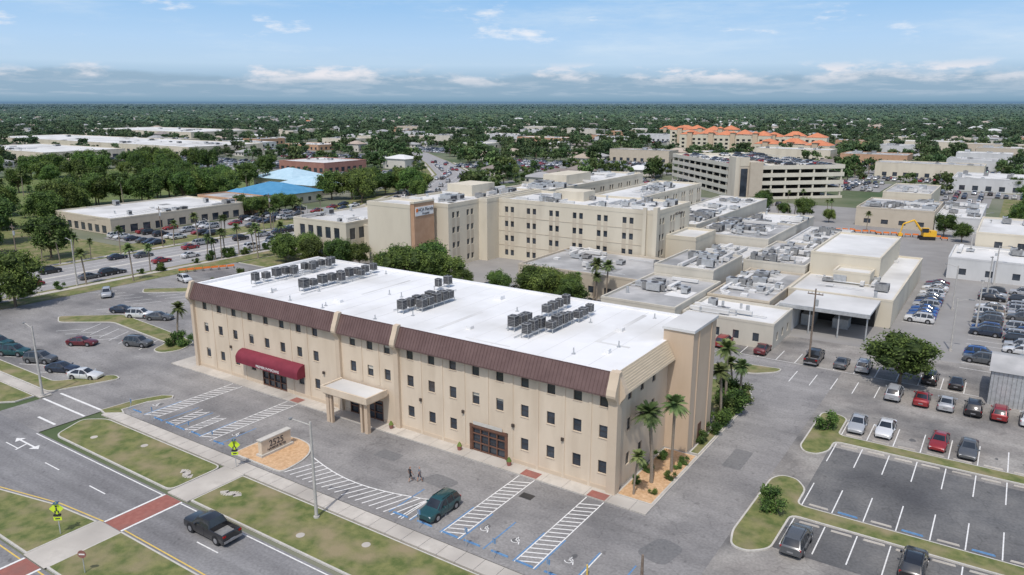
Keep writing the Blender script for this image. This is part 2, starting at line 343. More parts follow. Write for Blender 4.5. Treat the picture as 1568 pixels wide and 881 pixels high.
island('grass_island',[(-113,1.5),(-104,8.8),(-90,7.6),(-78.5,6.3),(-76.6,2.5),(-78,-.2),(-80.6,0),(-82,3.4),(-101,5.0),(-109,-.5)],r=1.2)
island('grass_island',[(-120,22),(-110,30),(-104,30),(-103,27),(-108,27),(-117,20)],r=1)
island('grass_island',[(12.8,33),(12.8,21.5),(13.6,20.2),(15,20.3),(16,22),(16,24.9),(90,24.9),(90,27.1),(16,27.1),(16,32.6),(14.5,33.6)],r=.8)
island('grass_island',[(12.2,12),(12,0),(12.6,-2.4),(14.2,-2.6),(15.8,-1),(15.9,5.7),(90,5.7),(90,8.1),(15.9,8.1),(15.9,11.6),(14.6,13.4),(13,13.4)],r=.8)
island('grass_island',[(1.5,42),(4.3,44.6),(4.6,46.5),(-2,45.5),(-6,42)],r=1)
island('planting_bed',[(.25,.1),(4.15,.1),(4.15,12.6),(.25,12.6)],M['mulch'],h=.10)
island('grass_bed',[(3.0,12.9),(4.15,12.9),(4.15,33),(2.5,37),(-8,37),(-10,25.5),(2.0,25.5),(3,20.6)],M['grass'])
island('grass_bed',R(-112,-70,27,44))
island('grass_bed',R(-126,-98,50,65))
island('grass_bed',R(-68,-8,27,34),M['grass'])
island('grass_bed',R(-70,-40,45,58),M['grass'])
for cx,s in((-39.0,1),(-31.6,-1)):
    b=MB();pts=[]
    for k in range(13):
        t=k/12*2*math.pi;pts.append((cx-1.0+2.0*k/12,-21.3+s*.3*math.sin(t)))
    for a,b2 in zip(pts,pts[1:]):line(b,*a,*b2,.8,.158)
    b.obj('concrete_pad',[M['conc']])
for k,(x,y) in enumerate(((-49,-20),(-20,-22.5),(-14,-20.3),(-56,-22))):
    b=MB();b.cyl((x,y,.1),(x,y,.17),.4,n=14);b.obj('manhole_cover',[M['conc']])
sheet('storm_drain',[R(-7.6,-6.2,-5.6,-4.6)],.006,M['darkin'])

# ---------------------------------------------------------------- walls with openings
def wall(W,G,org,u,n,L,z0,z1,ops,depth=.14,F=None):
    us=sorted(set([0,L]+[a for o in ops for a in o[:2]]));zs=sorted(set([z0,z1]+[a for o in ops for a in o[2:4]]))
    P=lambda a,z,d=0:(org[0]+u[0]*a-n[0]*d,org[1]+u[1]*a-n[1]*d,z)
    for j in range(len(zs)-1):
        zc=(zs[j]+zs[j+1])/2;run=None
        for i in range(len(us)-1):
            uc=(us[i]+us[i+1])/2
            hole=any(o[0]<uc<o[1] and o[2]<zc<o[3] for o in ops)
            if not hole and run is None:run=us[i]
            if run is not None and hole:
                W.face([P(run,zs[j]),P(us[i],zs[j]),P(us[i],zs[j+1]),P(run,zs[j+1])]);run=None
        if run is not None:W.face([P(run,zs[j]),P(L,zs[j]),P(L,zs[j+1]),P(run,zs[j+1])])
    for a,b,c,d in ops:
        W.face([P(a,c),P(b,c),P(b,c,depth),P(a,c,depth)]);W.face([P(a,d),P(b,d),P(b,d,depth),P(a,d,depth)])
        W.face([P(a,c),P(a,d),P(a,d,depth),P(a,c,depth)]);W.face([P(b,c),P(b,d),P(b,d,depth),P(b,c,depth)])
        G.face([P(a,c,depth),P(b,c,depth),P(b,d,depth),P(a,d,depth)])
        if F is not None:
            t=.05;e=depth-.03
            for q in((a,a+t,c,d),(b-t,b,c,d),(a+t,b-t,c,c+t),(a+t,b-t,d-t,d),(a+t,b-t,(c+d)/2-t/2,(c+d)/2+t/2)):
                F.face([P(q[0],q[2],e),P(q[1],q[2],e),P(q[1],q[3],e),P(q[0],q[3],e)])
def condenser(A,B_,x,y,z,s=.95,h=1.0):
    B_.box(x-s/2+.04,x+s/2-.04,y-s/2+.04,y+s/2-.04,z+.06,z+h-.08)
    A.box(x-s/2,x+s/2,y-s/2,y+s/2,z,z+.06);A.box(x-s/2,x+s/2,y-s/2,y+s/2,z+h-.08,z+h)
    for sx in(-1,1):
        for sy in(-1,1):A.box(x+sx*s/2-.05*(sx>0),x+sx*s/2+.05*(sx<0),y+sy*s/2-.05*(sy>0),y+sy*s/2+.05*(sy<0),z+.06,z+h-.08)
    for k in range(4):
        zz=z+.2+k*.19;A.box(x-s/2+.01,x+s/2-.01,y-s/2+.01,y+s/2-.01,zz,zz+.035)
    B_.cyl((x,y,z+h),(x,y,z+h+.03),s*.4,n=14);A.cyl((x,y,z+h+.03),(x,y,z+h+.07),s*.14,n=8)
# ---------------------------------------------------------------- main building
mb_=Obj('medical_office_building')
W=mb_.p('walls',M['wall']);G=mb_.p('windows',M['glass']);F=mb_.p('window_frames',M['bronze'])
X0,X1,Y1,HT=-68.,0.,24.,12.6
xs=[-65.4,-62.1,-58.8,-55.3,-52.0,-48.8,-45.5,-42.4,-35.7,-32.8,-30.0,-26.4,-23.2,-20.1,-16.9,-13.7,-10.5,-7.3,-4.2,-1.25]
ops=[];blinds=mb_.p('window_blinds',M['lowwall']);rb=random.Random(4)
for i,x in enumerate(xs):
    for zc in(9.75,6.4,2.6):
        if zc==2.6 and (-54.5<x<-47 or -37<x<-29 or x in(-16.9,-13.7)):continue
        ops.append((x-.48-X0,x+.48-X0,zc-.68,zc+.68))
        if rb.random()<.18:
            hh=rb.uniform(.2,.7);blinds.face([(x-.42,.15,zc+.62-hh),(x+.42,.15,zc+.62-hh),(x+.42,.15,zc+.62),(x-.42,.15,zc+.62)])
ops.append((-53.4-X0,-48.6-X0,.16,2.6));ops.append((-17.4-X0,-13.0-X0,.16,2.9));ops.append((-36.5-X0,-31-X0,.16,2.8))
wall(W,G,(X0,0),(1,0),(0,-1),68,0,10.75,ops,.16,F)
sl=mb_.p('window_sills',M['pil'])
for a,b,c,d in ops:
    if c>.5:sl.box(X0+a-.06,X0+b+.06,-.05,0,c-.09,c-.01)
ops=[]
for y in(3.2,6.2,9.2):
    for zc in(9.75,6.4,2.6):ops.append((y-.45,y+.45,zc-.68,zc+.68))
wall(W,G,(X1,0),(0,1),(1,0),Y1,0,10.75,ops,.16,F)
W.face([(X0,0,0),(X0,Y1,0),(X0,Y1,10.75),(X0,0,10.75)]);W.face([(X0,Y1,0),(X1,Y1,0),(X1,Y1,12.4),(X0,Y1,12.4)])
mb_.p('roof',M['roofw']).face([(X0+.9,.9,12.25),(X1-.9,.9,12.25),(X1-.9,Y1-.3,12.25),(X0+.9,Y1-.3,12.25)])
pa=mb_.p('parapet',M['roofw'])
pa.box(X0+.25,X1-.25,.3,.9,12.0,12.62);pa.box(X0+.25,X1-.25,Y1-.3,Y1+.05,12.0,12.5);pa.box(X0+.25,X0+.9,.9,Y1-.3,12.0,12.62);pa.box(X1-.9,X1-.25,.9,Y1-.3,12.0,12.62)
se=mb_.p('roof_seams',M['roofl'])
for k in range(1,22):se.box(X0+3*k+.9,X0+3*k+.94,1,Y1-.4,12.252,12.262)
pt=mb_.p('roof_patches',M['roofl'])
for(a,b,c,d)in[(-7.2,-6.6,9,22),(-6.6,-3,9,9.5),(-25,-24.5,3,12),(-44,-43.6,10,20),(-20,-14,2.2,2.5)]:pt.box(a,b,c,d,12.25,12.268)
ma=mb_.p('mansard',M['maroon'])
zb,zt=10.6,12.68
def mans(xa,xb,off=0):
    yb,yt=-.75,.28
    ma.face([(xa,yb,zb),(xb,yb,zb),(xb,yt,zt),(xa,yt,zt)]);ma.face([(xa,yb,zb-.16),(xb,yb,zb-.16),(xb,yb,zb),(xa,yb,zb)])
    ma.face([(xa,yb,zb-.16),(xb,yb,zb-.16),(xb,0,zb-.16),(xa,0,zb-.16)])
    n=int((xb-xa)/.42)
    for k in range(n+1):
        x=xa+(xb-xa)*k/n
        ma.face([(x-.025,yb-.05,zb),(x+.025,yb-.05,zb),(x+.025,yt-.05,zt+.03),(x-.025,yt-.05,zt+.03)])
        ma.face([(x-.025,yb,zb),(x-.025,yb-.05,zb),(x-.025,yt-.05,zt+.03),(x-.025,yt,zt)]);ma.face([(x+.025,yb,zb),(x+.025,yb-.05,zb),(x+.025,yt-.05,zt+.03),(x+.025,yt,zt)])
    ma.box(xa,xb,yt-.03,yt+.08,zt-.04,zt+.05)
mans(X0+.3,-38.35);mans(-37.65,-28.65);mans(-27.95,-.6)
ma.face([(X0-.7,0,zb),(X0-.7,Y1,zb),(X0+.28,Y1,zt),(X0+.28,0,zt)])
sh=mb_.p('side_mansard',M['shingle'])
for k in range(9):
    z0_=zb+(zt-zb)*k/9;z1_=zb+(zt-zb)*(k+1)/9;xa=.85-1.1*k/9;xb=.85-1.1*(k+1)/9
    sh.face([(xa,.6,z0_),(xa,12.9,z0_),(xb+.06,12.9,z1_),(xb+.06,.6,z1_)]);sh.face([(xb+.06,.6,z1_),(xb+.06,12.9,z1_),(xb,12.9,z1_),(xb,.6,z1_)])
sh.face([(.85,.6,zb),(.85,12.9,zb),(0,12.9,zb),(0,.6,zb)]);sh.face([(.85,20.4,zb),(.85,Y1,zb),(-.25,Y1,zt),(-.25,20.4,zt)])
pl=mb_.p('pilasters',M['pil'])
prof=[(0,0),(-.38,0),(-.38,9.6),(-.55,10.0),(-.95,10.5),(-1.0,10.75),(-.85,11.3),(-.45,12.2),(-.2,12.9),(.35,12.95),(.35,11.5),(0,10.7)]
def extr(b,prof,x0,x1,f):
    i=len(b.v);n=len(prof)
    b.v+=[f(x0,p[0],p[1]) for p in prof]+[f(x1,p[0],p[1]) for p in prof]
    for k in range(n):b.f.append((i+k,i+(k+1)%n,i+n+(k+1)%n,i+n+k));b.m.append(0)
    b.f.append(tuple(range(i,i+n)));b.m.append(0);b.f.append(tuple(range(i+n,i+2*n)));b.m.append(0)
for xa,xb in((-38.35,-37.65),(-28.65,-27.95),(-68.3,-67.7),(-.62,.38)):extr(pl,prof,xa,xb,lambda x,a,z:(x,a,z))
extr(pl,prof,-.0,.6,lambda x,a,z:(.0-a+.003,x,z))
st=mb_.p('vertical_strips',M['wall'])
for a,b in zip(xs,xs[1:]):
    m_=(a+b)/2
    if b-a>4 or -54.5<m_<-47.5 or abs(m_+38)<1.5 or abs(m_+28.2)<1.2:continue
    z0_=.15
    if -37<m_<-29:z0_=4.8
    if -17.6<m_<-12.8:z0_=3.4
    st.box(m_-.14,m_+.14,-.07,0,z0_,10.44)
bs=mb_.p('base_course',M['pil'])
for a,b in((-67.7,-53.6),(-48.4,-38.4),(-37.6,-36.7),(-30.8,-28.7),(-27.9,-17.6),(-12.8,-.7)):bs.box(a,b,-.045,0,.14,.55)
ds=mb_.p('wall_lamps',M['bronze'])
for x in(-59.9,-41,-24.8,-18.6,-11.9,-5.8):ds.box(x-.15,x+.15,-.25,-.07,4.3,4.65)
dr=mb_.p('doors',M['brown'])
def doors(xa,xb,z1,n):
    w=(xb-xa)/n
    for k in range(n+1):dr.box(xa+k*w-.06,xa+k*w+.06,-.02,.12,.16,z1)
    for zz in(.16,1.1,2.15,z1-.12):dr.box(xa+.06,xb-.06,-.01,.11,zz,zz+.12)
doors(-17.4,-13.0,2.9,4);doors(-53.4,-48.6,2.6,4);doors(-36.5,-31,2.8,4)
dr.box(-17.75,-17.46,-.1,.0,.14,3.3);dr.box(-12.94,-12.65,-.1,.0,.14,3.3);dr.box(-17.75,-12.65,-.12,0,2.96,3.3)
mb_.p('address_strip',M['curb']).box(-17.2,-13.3,-.16,-.122,3.33,3.75)
aw=mb_.p('awning',M['awn']);n=8;pts=[(-.02,4.8)]
for k in range(n+1):
    t=math.pi/2*k/n;pts.append((-1.35*math.sin(t)-.02,3.7+1.1*math.cos(t)))
pts.append((-1.37,3.05))
xa,xb=-57.3,-44.7
for p,q in zip(pts,pts[1:]):aw.face([(xa,p[0],p[1]),(xb,p[0],p[1]),(xb,q[0],q[1]),(xa,q[0],q[1])])
for xx in(xa,xb):aw.face([(xx,p[0],p[1]) for p in pts[1:]]+[(xx,-.02,3.05)])
text('PREMIER PHYSICIANS',.5,(-50.6,-1.40,3.2),(D2R(90),0,0),M['textr'],mb_.root,.01)
po=mb_.p('portico',M['wall2'])
po.box(-37.3,-30.0,-3.7,-.39,3.7,4.5)
po2=mb_.p('portico_fascia',M['wall'])
po2.box(-37.5,-29.8,-3.9,-3.7,3.9,4.7);po2.box(-37.5,-37.3,-3.7,-.39,3.9,4.7);po2.box(-30.0,-29.8,-3.7,-.39,3.9,4.7)
mb_.p('portico_roof',M['roofl']).face([(-37.3,-3.7,4.52),(-30.0,-3.7,4.52),(-30.0,-.39,4.52),(-37.3,-.39,4.52)])
for x in(-37.1,-30.7):
    s_=1 if x<-35 else -1
    po.box(x,x+.5,-3.5,-3.0,.0,3.7);po.box(x+.65*s_,x+.65*s_+.32,-3.5,-3.15,.0,3.7)
tw=mb_.p('stair_tower',M['wall2'])
tw.box(-.7,2.75,13,20.3,0,13.9);tc=mb_.p('tower_cap',M['roofl']);tc.box(-.85,2.9,12.85,20.45,13.9,14.2)
tw.box(2.75,2.85,14.6,14.75,0,13.9);tw.box(2.75,2.85,18.6,18.75,0,13.9)
mb_.p('tower_door',M['brown']).box(2.75,2.8,16,17,.1,2.3)
A=mb_.p('condenser_casings',M['hvac']);Bc=mb_.p('condenser_coils',M['hvacd']);S=mb_.p('condenser_stands',M['steel'])
def hrow(x,y0,y1,n,two=False,s=1.0,h=1.05):
    z=12.25
    S.box(x-.5,x-.42,y0-.6,y1+.6,z+.45,z+.55);S.box(x+.42,x+.5,y0-.6,y1+.6,z+.45,z+.55)
    yy=y0-.5
    while yy<=y1+.6:
        for sx in(-.46,.46):S.box(x+sx-.04,x+sx+.04,yy-.04,yy+.04,z,z+.45)
        yy+=2.2
    for k in range(n):
        y=y0+(y1-y0)*k/max(1,n-1)
        ss=s*random.uniform(.8,1.1);condenser(A,Bc,x+random.uniform(-.08,.08),y+random.uniform(-.1,.1),z+.55,ss,h*random.uniform(.75,1.2))
hrow(-61.2,6,20.5,9);hrow(-60,12,19,3,s=.8);hrow(-52,7,20.8,9);hrow(-50.8,13,17,2,s=.8)
hrow(-32.8,6.2,11.5,5);hrow(-31.4,8.2,13.8,5);hrow(-36.6,18,20,2,s=.9)
hrow(-17,7.6,10.3,3);hrow(-16.9,15,19.5,4);hrow(-14.2,6.2,9,3);hrow(-13.0,9.5,13.5,4);hrow(-12.6,15,18.2,3)
cb=mb_.p('roof_curbs',M['roofw'])
for(x,y,sx,sy,h)in[(-44,5,1.2,.6,.4),(-27,18,1,1,.5),(-7,14,.8,.8,.4),(-4.5,6,.6,.6,.5),(-22,5,.7,.7,.35),(-56,4,.8,.8,.4),(-40,21,1.1,1.1,.6)]:cb.box(x,x+sx,y,y+sy,12.25,12.25+h)
vp=mb_.p('roof_vents',M['steel'])
for k in range(22):
    x=random.uniform(-65,-3);y=random.uniform(2,22);vp.cyl((x,y,12.25),(x,y,12.7+random.random()*.3),.08,n=7);vp.cyl((x,y,12.25),(x,y,12.3),.25,n=8)
for(x,y0_,y1_)in[(-59.6,4,20),(-50.4,5,20),(-15.2,5,17),(-34.3,6,19)]:vp.cyl((x,y0_,12.4),(x,y1_,12.4),.05,n=6)
mb_.done()

# ---------------------------------------------------------------- low-rise helper
def clutter(o,x0,x1,y0,y1,z,n,seed=1,big=1.0):
    rnd=random.Random(seed);A=o.p('roof_units',M['steel']);B_=o.p('roof_unit_coils',M['hvacd']);C=o.p('roof_ducts',M['roofl']);D=o.p('roof_dark_units',M['hvac']);E=o.p('roof_repairs',M['roofd']);E2=o.p('roof_light_repairs',M['roofl'])
    for k in range(max(1,n//12)):
        w,d=rnd.uniform(2,7),rnd.uniform(2,7);x=rnd.uniform(x0+.5,max(x0+.6,x1-w-.5));y=rnd.uniform(y0+.5,max(y0+.6,y1-d-.5))
        (E if k%2 else E2).box(x,min(x+w,x1-.4),y,min(y+d,y1-.4),z,z+.02+.004*k)
    # equipment gathers round a few plant areas, leaving open roof between
    cs=[(rnd.uniform(x0+2,x1-2),rnd.uniform(y0+2,y1-2)) for _ in range(max(2,n//14))]
    for k in range(n):
        if rnd.random()<.65:
            c=rnd.choice(cs);x=min(max(rnd.gauss(c[0],2.2),x0+1.5),x1-1.5);y=min(max(rnd.gauss(c[1],2.8),y0+1.5),y1-1.5)
        else:x=rnd.uniform(x0+1.5,x1-1.5);y=rnd.uniform(y0+1.5,y1-1.5)
        t=rnd.random()
        if t<.3:
            w,d,h=rnd.uniform(.8,2.6)*big,rnd.uniform(.8,2.0)*big,rnd.uniform(.6,1.8)
            q=D if rnd.random()<.4 else A
            q.box(x-w/2,x+w/2,y-d/2,y+d/2,z+.25,z+h);B_.box(x-w/2-.02,x+w/2+.02,y-d/2+.1,y+d/2-.1,z+.35,z+h*.8);B_.cyl((x,y,z+h),(x,y,z+h+.06),min(w,d)*.35,n=10)
        elif t<.5:
            L=rnd.uniform(3,9);s=rnd.uniform(.3,.8)
            if rnd.random()<.5:C.box(max(x0+.4,x-L/2),min(x1-.4,x+L/2),y-s/2,y+s/2,z+.3,z+.3+s)
            else:C.box(x-s/2,x+s/2,max(y0+.4,y-L/2),min(y1-.4,y+L/2),z+.31,z+.3+s)
        elif t<.72:
            A.cyl((x,y,z),(x,y,z+rnd.uniform(.5,1.3)),rnd.uniform(.12,.4),n=8)
        elif t<.88:
            L=rnd.uniform(3,9);A.cyl((max(x0+.4,x-L/2),y,z+.35),(min(x1-.4,x+L/2),y,z+.35),.09,n=6)
        else:
            C.box(x-.6,x+.6,y-.6,y+.6,z,z+.4)
def lowb(name,x0,x1,y0,y1,h,wm='lowwall',rm='roofg',win=None,nclut=0,ph=.4,seed=1,z0=0,trim=None,winz=(1.0,2.4),big=1.0,obj=None,done=True):
    o=obj or Obj(name);Wl=o.p('walls',M[wm]);Gl=o.p('windows',M['glass'])
    def ops(L):
        r=[]
        if win:
            step,w=win;n=int((L-1)/step)
            off=(L-(n-1)*step)/2 if n>0 else 0
            for k in range(n):
                u=off+k*step
                for a,b in (winz if isinstance(winz[0],tuple) else [winz]):
                    if z0+b<h-ph:r.append((u-w/2,u+w/2,z0+a,z0+b))
        return r
    wall(Wl,Gl,(x0,y0),(1,0),(0,-1),x1-x0,z0,h-ph,ops(x1-x0));wall(Wl,Gl,(x1,y0),(0,1),(1,0),y1-y0,z0,h-ph,ops(y1-y0))
    Wl.face([(x0,y0,z0),(x0,y1,z0),(x0,y1,h-ph),(x0,y0,h-ph)]);Wl.face([(x0,y1,z0),(x1,y1,z0),(x1,y1,h-ph),(x0,y1,h-ph)])
    o.p('roof',M[rm]).face([(x0+.3,y0+.3,h-ph),(x1-.3,y0+.3,h-ph),(x1-.3,y1-.3,h-ph),(x0+.3,y1-.3,h-ph)])
    T=o.p('parapet',M[trim or wm]);e=.04
    T.box(x0-e,x1+e,y0-e,y0+.3,h-ph,h);T.box(x0-e,x1+e,y1-.3,y1+e,h-ph,h);T.box(x0-e,x0+.3,y0+.3,y1-.3,h-ph,h);T.box(x1-.3,x1+e,y0+.3,y1-.3,h-ph,h)
    if nclut:clutter(o,x0,x1,y0,y1,h-ph,nclut,seed,big)
    if done:o.done()
    return o
# hospital
hz=((.9,2.3),(4.5,5.9),(8.1,9.5),(11.7,13.1))
hs=Obj('hospital_building')
Wl=hs.p('walls',M['cream']);Gl=hs.p('windows',M['glass']);Tp=hs.p('tan_panels',M['tanp'])
def hface(org,u,n,L,h,step,pair=True,start=None,panel=True):
    ops=[];k=0;a=(start if start is not None else step/2)
    while a+1.6<L:
        for dx in((-.85,.85) if pair else (0,)):
            for z in hz:
                if z[1]<h-1:ops.append((a+dx-.5,a+dx+.5,z[0],z[1]))
            if panel:
                q=[(org[0]+u[0]*(a+dx+s)+n[0]*.05,org[1]+u[1]*(a+dx+s)+n[1]*.05) for s in(-.5,.5)]
                for z0_,z1_ in((2.35,4.45),(5.95,8.05),(9.55,11.65)):
                    if z1_<h-1: Tp.face([(q[0][0],q[0][1],z0_),(q[1][0],q[1][1],z0_),(q[1][0],q[1][1],z1_),(q[0][0],q[0][1],z1_)])
        a+=step
    wall(Wl,Gl,org,u,n,L,0,h,ops,.2)
def hblock(x0,x1,y0,y1,h,stepy=6.4,stepx=6.2,fw=True,fe=True,roof='roofl'):
    if fw:hface((x0,y0),(1,0),(0,-1),x1-x0,h,stepy)
    else:Wl.face([(x0,y0,0),(x1,y0,0),(x1,y0,h),(x0,y0,h)])
    if fe:hface((x1,y0),(0,1),(1,0),y1-y0,h,stepx)
    else:Wl.face([(x1,y0,0),(x1,y1,0),(x1,y1,h),(x1,y0,h)])
    Wl.face([(x0,y0,0),(x0,y1,0),(x0,y1,h),(x0,y0,h)]);Wl.face([(x0,y1,0),(x1,y1,0),(x1,y1,h),(x0,y1,h)])
    hs.p('roof',M[roof]).face([(x0+.4,y0+.4,h-.5),(x1-.4,y0+.4,h-.5),(x1-.4,y1-.4,h-.5),(x0+.4,y1-.4,h-.5)])
    T=hs.p('parapet',M['cream']);e=.05
    T.box(x0-e,x1+e,y0-e,y0+.4,h-.9,h);T.box(x0-e,x1+e,y1-.4,y1+e,h-.9,h);T.box(x0-e,x0+.4,y0+.4,y1-.4,h-.9,h);T.box(x1-.4,x1+e,y0+.4,y1-.4,h-.9,h)
hblock(-77,-35,91,111,15)
hblock(-97,-79.5,74,111,15.2,stepx=5.6,fw=False)
hblock(-97,-83.7,65.5,74,15.6,fw=False,fe=False)
hblock(-79.5,-77,86,111,15.4,fw=False,fe=False)
hblock(-90,-76,111.3,175,15,fw=False);hblock(-64,-50,111.3,160,14.4,fw=False);hblock(-35,-28,97,110,9,fw=False,fe=False)
hs.p('brown_tower',M['rustblk']).box(-83.65,-82.6,65.6,72.6,0,15.9)
hs.p('brown_tower_trim',M['cream']).box(-83.7,-82.5,65.45,72.75,15.9,16.3)
hs.p('sign_panel',M['textr']).box(-82.6,-82.5,66.0,72.3,13.0,15.0)
text('HCA Florida',1.05,(-82.47,69.5,14.0),(D2R(90),0,D2R(90)),M['text'],hs.root,.02)
text('Hospital',.75,(-82.47,69.5,13.2),(D2R(90),0,D2R(90)),M['text'],hs.root,.02)
hs.p('sign_logo',M['barr']).box(-82.5,-82.45,66.2,66.8,13.9,14.7)
hs.p('corner_fins',M['cream']).box(-38,-37.2,90.4,90.95,0,15.6);hs.p('corner_fins',M['cream']).box(-35.6,-34.6,90.4,91.9,0,15.8)
for z in(3.4,7.0,10.6):hs.p('floor_joints',M['tanp']).box(-76.9,-38.1,90.93,90.998,z,z+.1)
clutter(hs,-77,-35,91,111,14.5,60,3);clutter(hs,-97,-79.5,74,111,14.7,55,4,1.3);clutter(hs,-90,-76,111,175,14.5,70,5,1.5);clutter(hs,-64,-50,111,160,13.9,36,6)
hs.p('penthouse',M['cream']).box(-94,-86,92,102,14.7,17.5);hs.p('penthouse',M['cream']).box(-66,-58,100,106,14.5,16.8);hs.p('penthouse',M['cream']).box(-88,-80,130,145,14.5,17.4)
text('HCA Florida',.9,(-34.93,104,12.8),(D2R(90),0,D2R(90)),M['text'],hs.root,.02)
hs.done()
lowb('hospital_annex',-124,-105,66,92,9.6,'cream','roofl',(3.1,1.9),14,seed=8,winz=((.4,3.6),(5.2,8.0)))
lowb('hospital_annex',-105,-97.3,72,95,8.4,'cream','roofl',(3.1,1.4),8,seed=9)
lowb('hospital_annex',-76,-66,150,200,9,'lowwall','roofl',(5,2),20,seed=91)
lowb('hospital_wing',-56,-28.2,68,90,5,'tanp','roofg',(3.6,1.6),34,seed=10)
lowb('hospital_wing',-28,-14.4,51.5,74,5.4,'lowwall','roofg',(4,1.2),20,seed=11)
lowb('hospital_wing',-28,-16,74.3,92,7.2,'lowwall','roofg',None,26,seed=12)
lowb('hospital_wing',-27,-16,92.2,111,5.6,'greywall','roofl',None,34,seed=42)
lowb('hospital_wing',-14.2,.8,54.5,66,4.3,'lowwall','roofl',(3.2,1),16,seed=13)
lowb('hospital_wing',-14.2,-3.2,66.3,92,4.8,'tanp','roofg',(4,1),44,seed=14)
lowb('hospital_wing',-15.8,-3.4,92.3,118,6.4,'lowwall','roofg',None,60,seed=15)
lowb('hospital_wing',-15.8,-5,118.3,152,5.2,'greywall','roofl',None,44,seed=43)
lowb('hospital_wing',-34.6,-16.2,112,138,7.6,'lowwall','roofg',(5,1.5),60,seed=16,big=1.4)
lowb('hospital_wing',-33,-18,138.3,166,6.2,'lowwall','roofl',(5,1.5),34,seed=44,big=1.4)
lowb('hospital_wing',-50,-35,116,178,8.8,'lowwall','roofl',(5,1.5),70,seed=17,big=1.5)
o=lowb('service_building',-3,14.5,78,122,5,'cream','roofl',None,24,seed=18,done=False)
lowb('',-3,9.8,94,122,9.2,'cream','roofl',None,0,z0=4.6,obj=o,done=False,winz=(1,2));lowb('',2.5,9.0,88.5,93.9,7.0,'cream','roofl',None,0,z0=4.6,obj=o)
cn=Obj('loading_canopy');cn.p('roof',M['roofl']).box(-1.5,12.6,66.5,77.8,4.4,4.75);cn.p('fascia',M['steel']).box(-1.6,12.7,66.3,66.48,4.2,4.85)
for x in(-1.2,3.4,8,12.3):cn.p('posts',M['steel']).cyl((x,66.9,0),(x,66.9,4.4),.12)
cn.p('dock_wall',M['darkin']).box(-1,12,77.3,77.9,0,4.3);cn.p('dock_equipment',M['steel']).box(1,3,72,76,0,2);cn.p('dock_equipment',M['steel']).box(6,8.5,73,76,0,1.7);cn.done()
lowb('storage_shed',-2.9,.6,66.8,73,3.6,'greywall','roofl',None,0,ph=.2)
lowb('clinic_building',19,60,128,146,4.8,'greywall','roofl',(5,1.4),16,seed=20)
lowb('clinic_building',23,60,146.3,176,8.2,'cream','roofl',(4.6,1.6),16,seed=21,winz=((.9,2.3),(4.6,6.2)))
lowb('utility_plant',-12,10,197,226,6,'tanp','roofg',(5,2),60,seed=22,big=1.6)
lowb('utility_plant',10.2,22,199,240,4.6,'greywall','roofl',(5,2),30,seed=45,big=1.6)
lowb('utility_plant',-9,6,228,262,8,'cream','roofg',(5,2),20,seed=23)
o=Obj('metal_storage_building');b=o.p('walls',M['steel']);b.box(30,45,48,57,0,4.6);b=o.p('roof',M['roofg']);b.v+=[(29.7,47.7,4.6),(45.3,47.7,4.6),(45.3,57.3,4.6),(29.7,57.3,4.6),(29.7,52.5,5.6),(45.3,52.5,5.6)];b.f+=[(0,1,5,4),(2,3,4,5),(0,4,3),(1,2,5)];b.m+=[0]*4
b=o.p('wall_ribs',M['hvac'])
for k in range(18):b.box(29.94,30,48.2+k*.5,48.24+k*.5,0,4.6)
for k in range(29):b.box(30.3+k*.5,30.34+k*.5,47.94,48,0,4.6)
o.done()
def garage():
    o=Obj('parking_garage',(-62,240,0),D2R(43));Wg=o.p('deck_bands',M['garage']);Dk=o.p('interior',M['darkin'])
    LX,LY=44,76
    for k in range(5):
        z=.2+k*3.1
        Wg.box(0,LX,0,LY,z-.3,z)
        if k>0:
            Wg.box(-.1,LX+.1,-.25,0,z-.6,z+1.0);Wg.box(-.25,-.002,0.002,LY,z-.6,z+1.0);Wg.box(LX,LX+.25,0,LY,z-.6,z+1);Wg.box(0,LX,LY,LY+.25,z-.6,z+1)
        else:Wg.box(-.1,LX+.1,-.25,0,0,1.1);Wg.box(-.25,-.002,0.002,LY,0,1.1)
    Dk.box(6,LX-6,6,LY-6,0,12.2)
    c_=o.p('columns',M['garage'])
    for k in range(8):c_.box(k*6.1,k*6.1+.6,-.1,.5,0,12.4)
    for k in range(12):c_.box(-.1,.5,.5+k*6.8,1.1+k*6.8,0,12.4)
    t=o.p('stair_towers',M['tanp']);t.box(-6,-.4,-6,.4,0,17);t.box(-.35,5,-7,-.35,0,15.5)
    t=o.p('stair_tower_panels',M['cream']);t.box(-6.1,-4.4,-6.1,-.3,0,17.5);t.box(-4.3,-.4,-6.1,-6,14,17.4)
    gl=o.p('stair_glass',M['glass']);gl.box(-3.8,-1,-6.15,-6.02,2,13)
    return o.done()
garage()
def hip(b,x0,x1,y0,y1,z,h,ov=.6):
    x0-=ov;x1+=ov;y0-=ov;y1+=ov;w=min(x1-x0,y1-y0)/2
    i=len(b.v)
    if x1-x0>=y1-y0:r=[(x0+w,(y0+y1)/2,z+h),(x1-w,(y0+y1)/2,z+h)]
    else:r=[((x0+x1)/2,y0+w,z+h),((x0+x1)/2,y1-w,z+h)]
    b.v+=[(x0,y0,z),(x1,y0,z),(x1,y1,z),(x0,y1,z)]+r
    fs=[(0,1,5,4),(1,2,5),(2,3,4,5),(3,0,4)] if x1-x0>=y1-y0 else [(0,1,4),(1,2,5,4),(2,3,5),(3,0,4,5)]
    for f in fs:b.f.append(tuple(i+k for k in f));b.m.append(0)
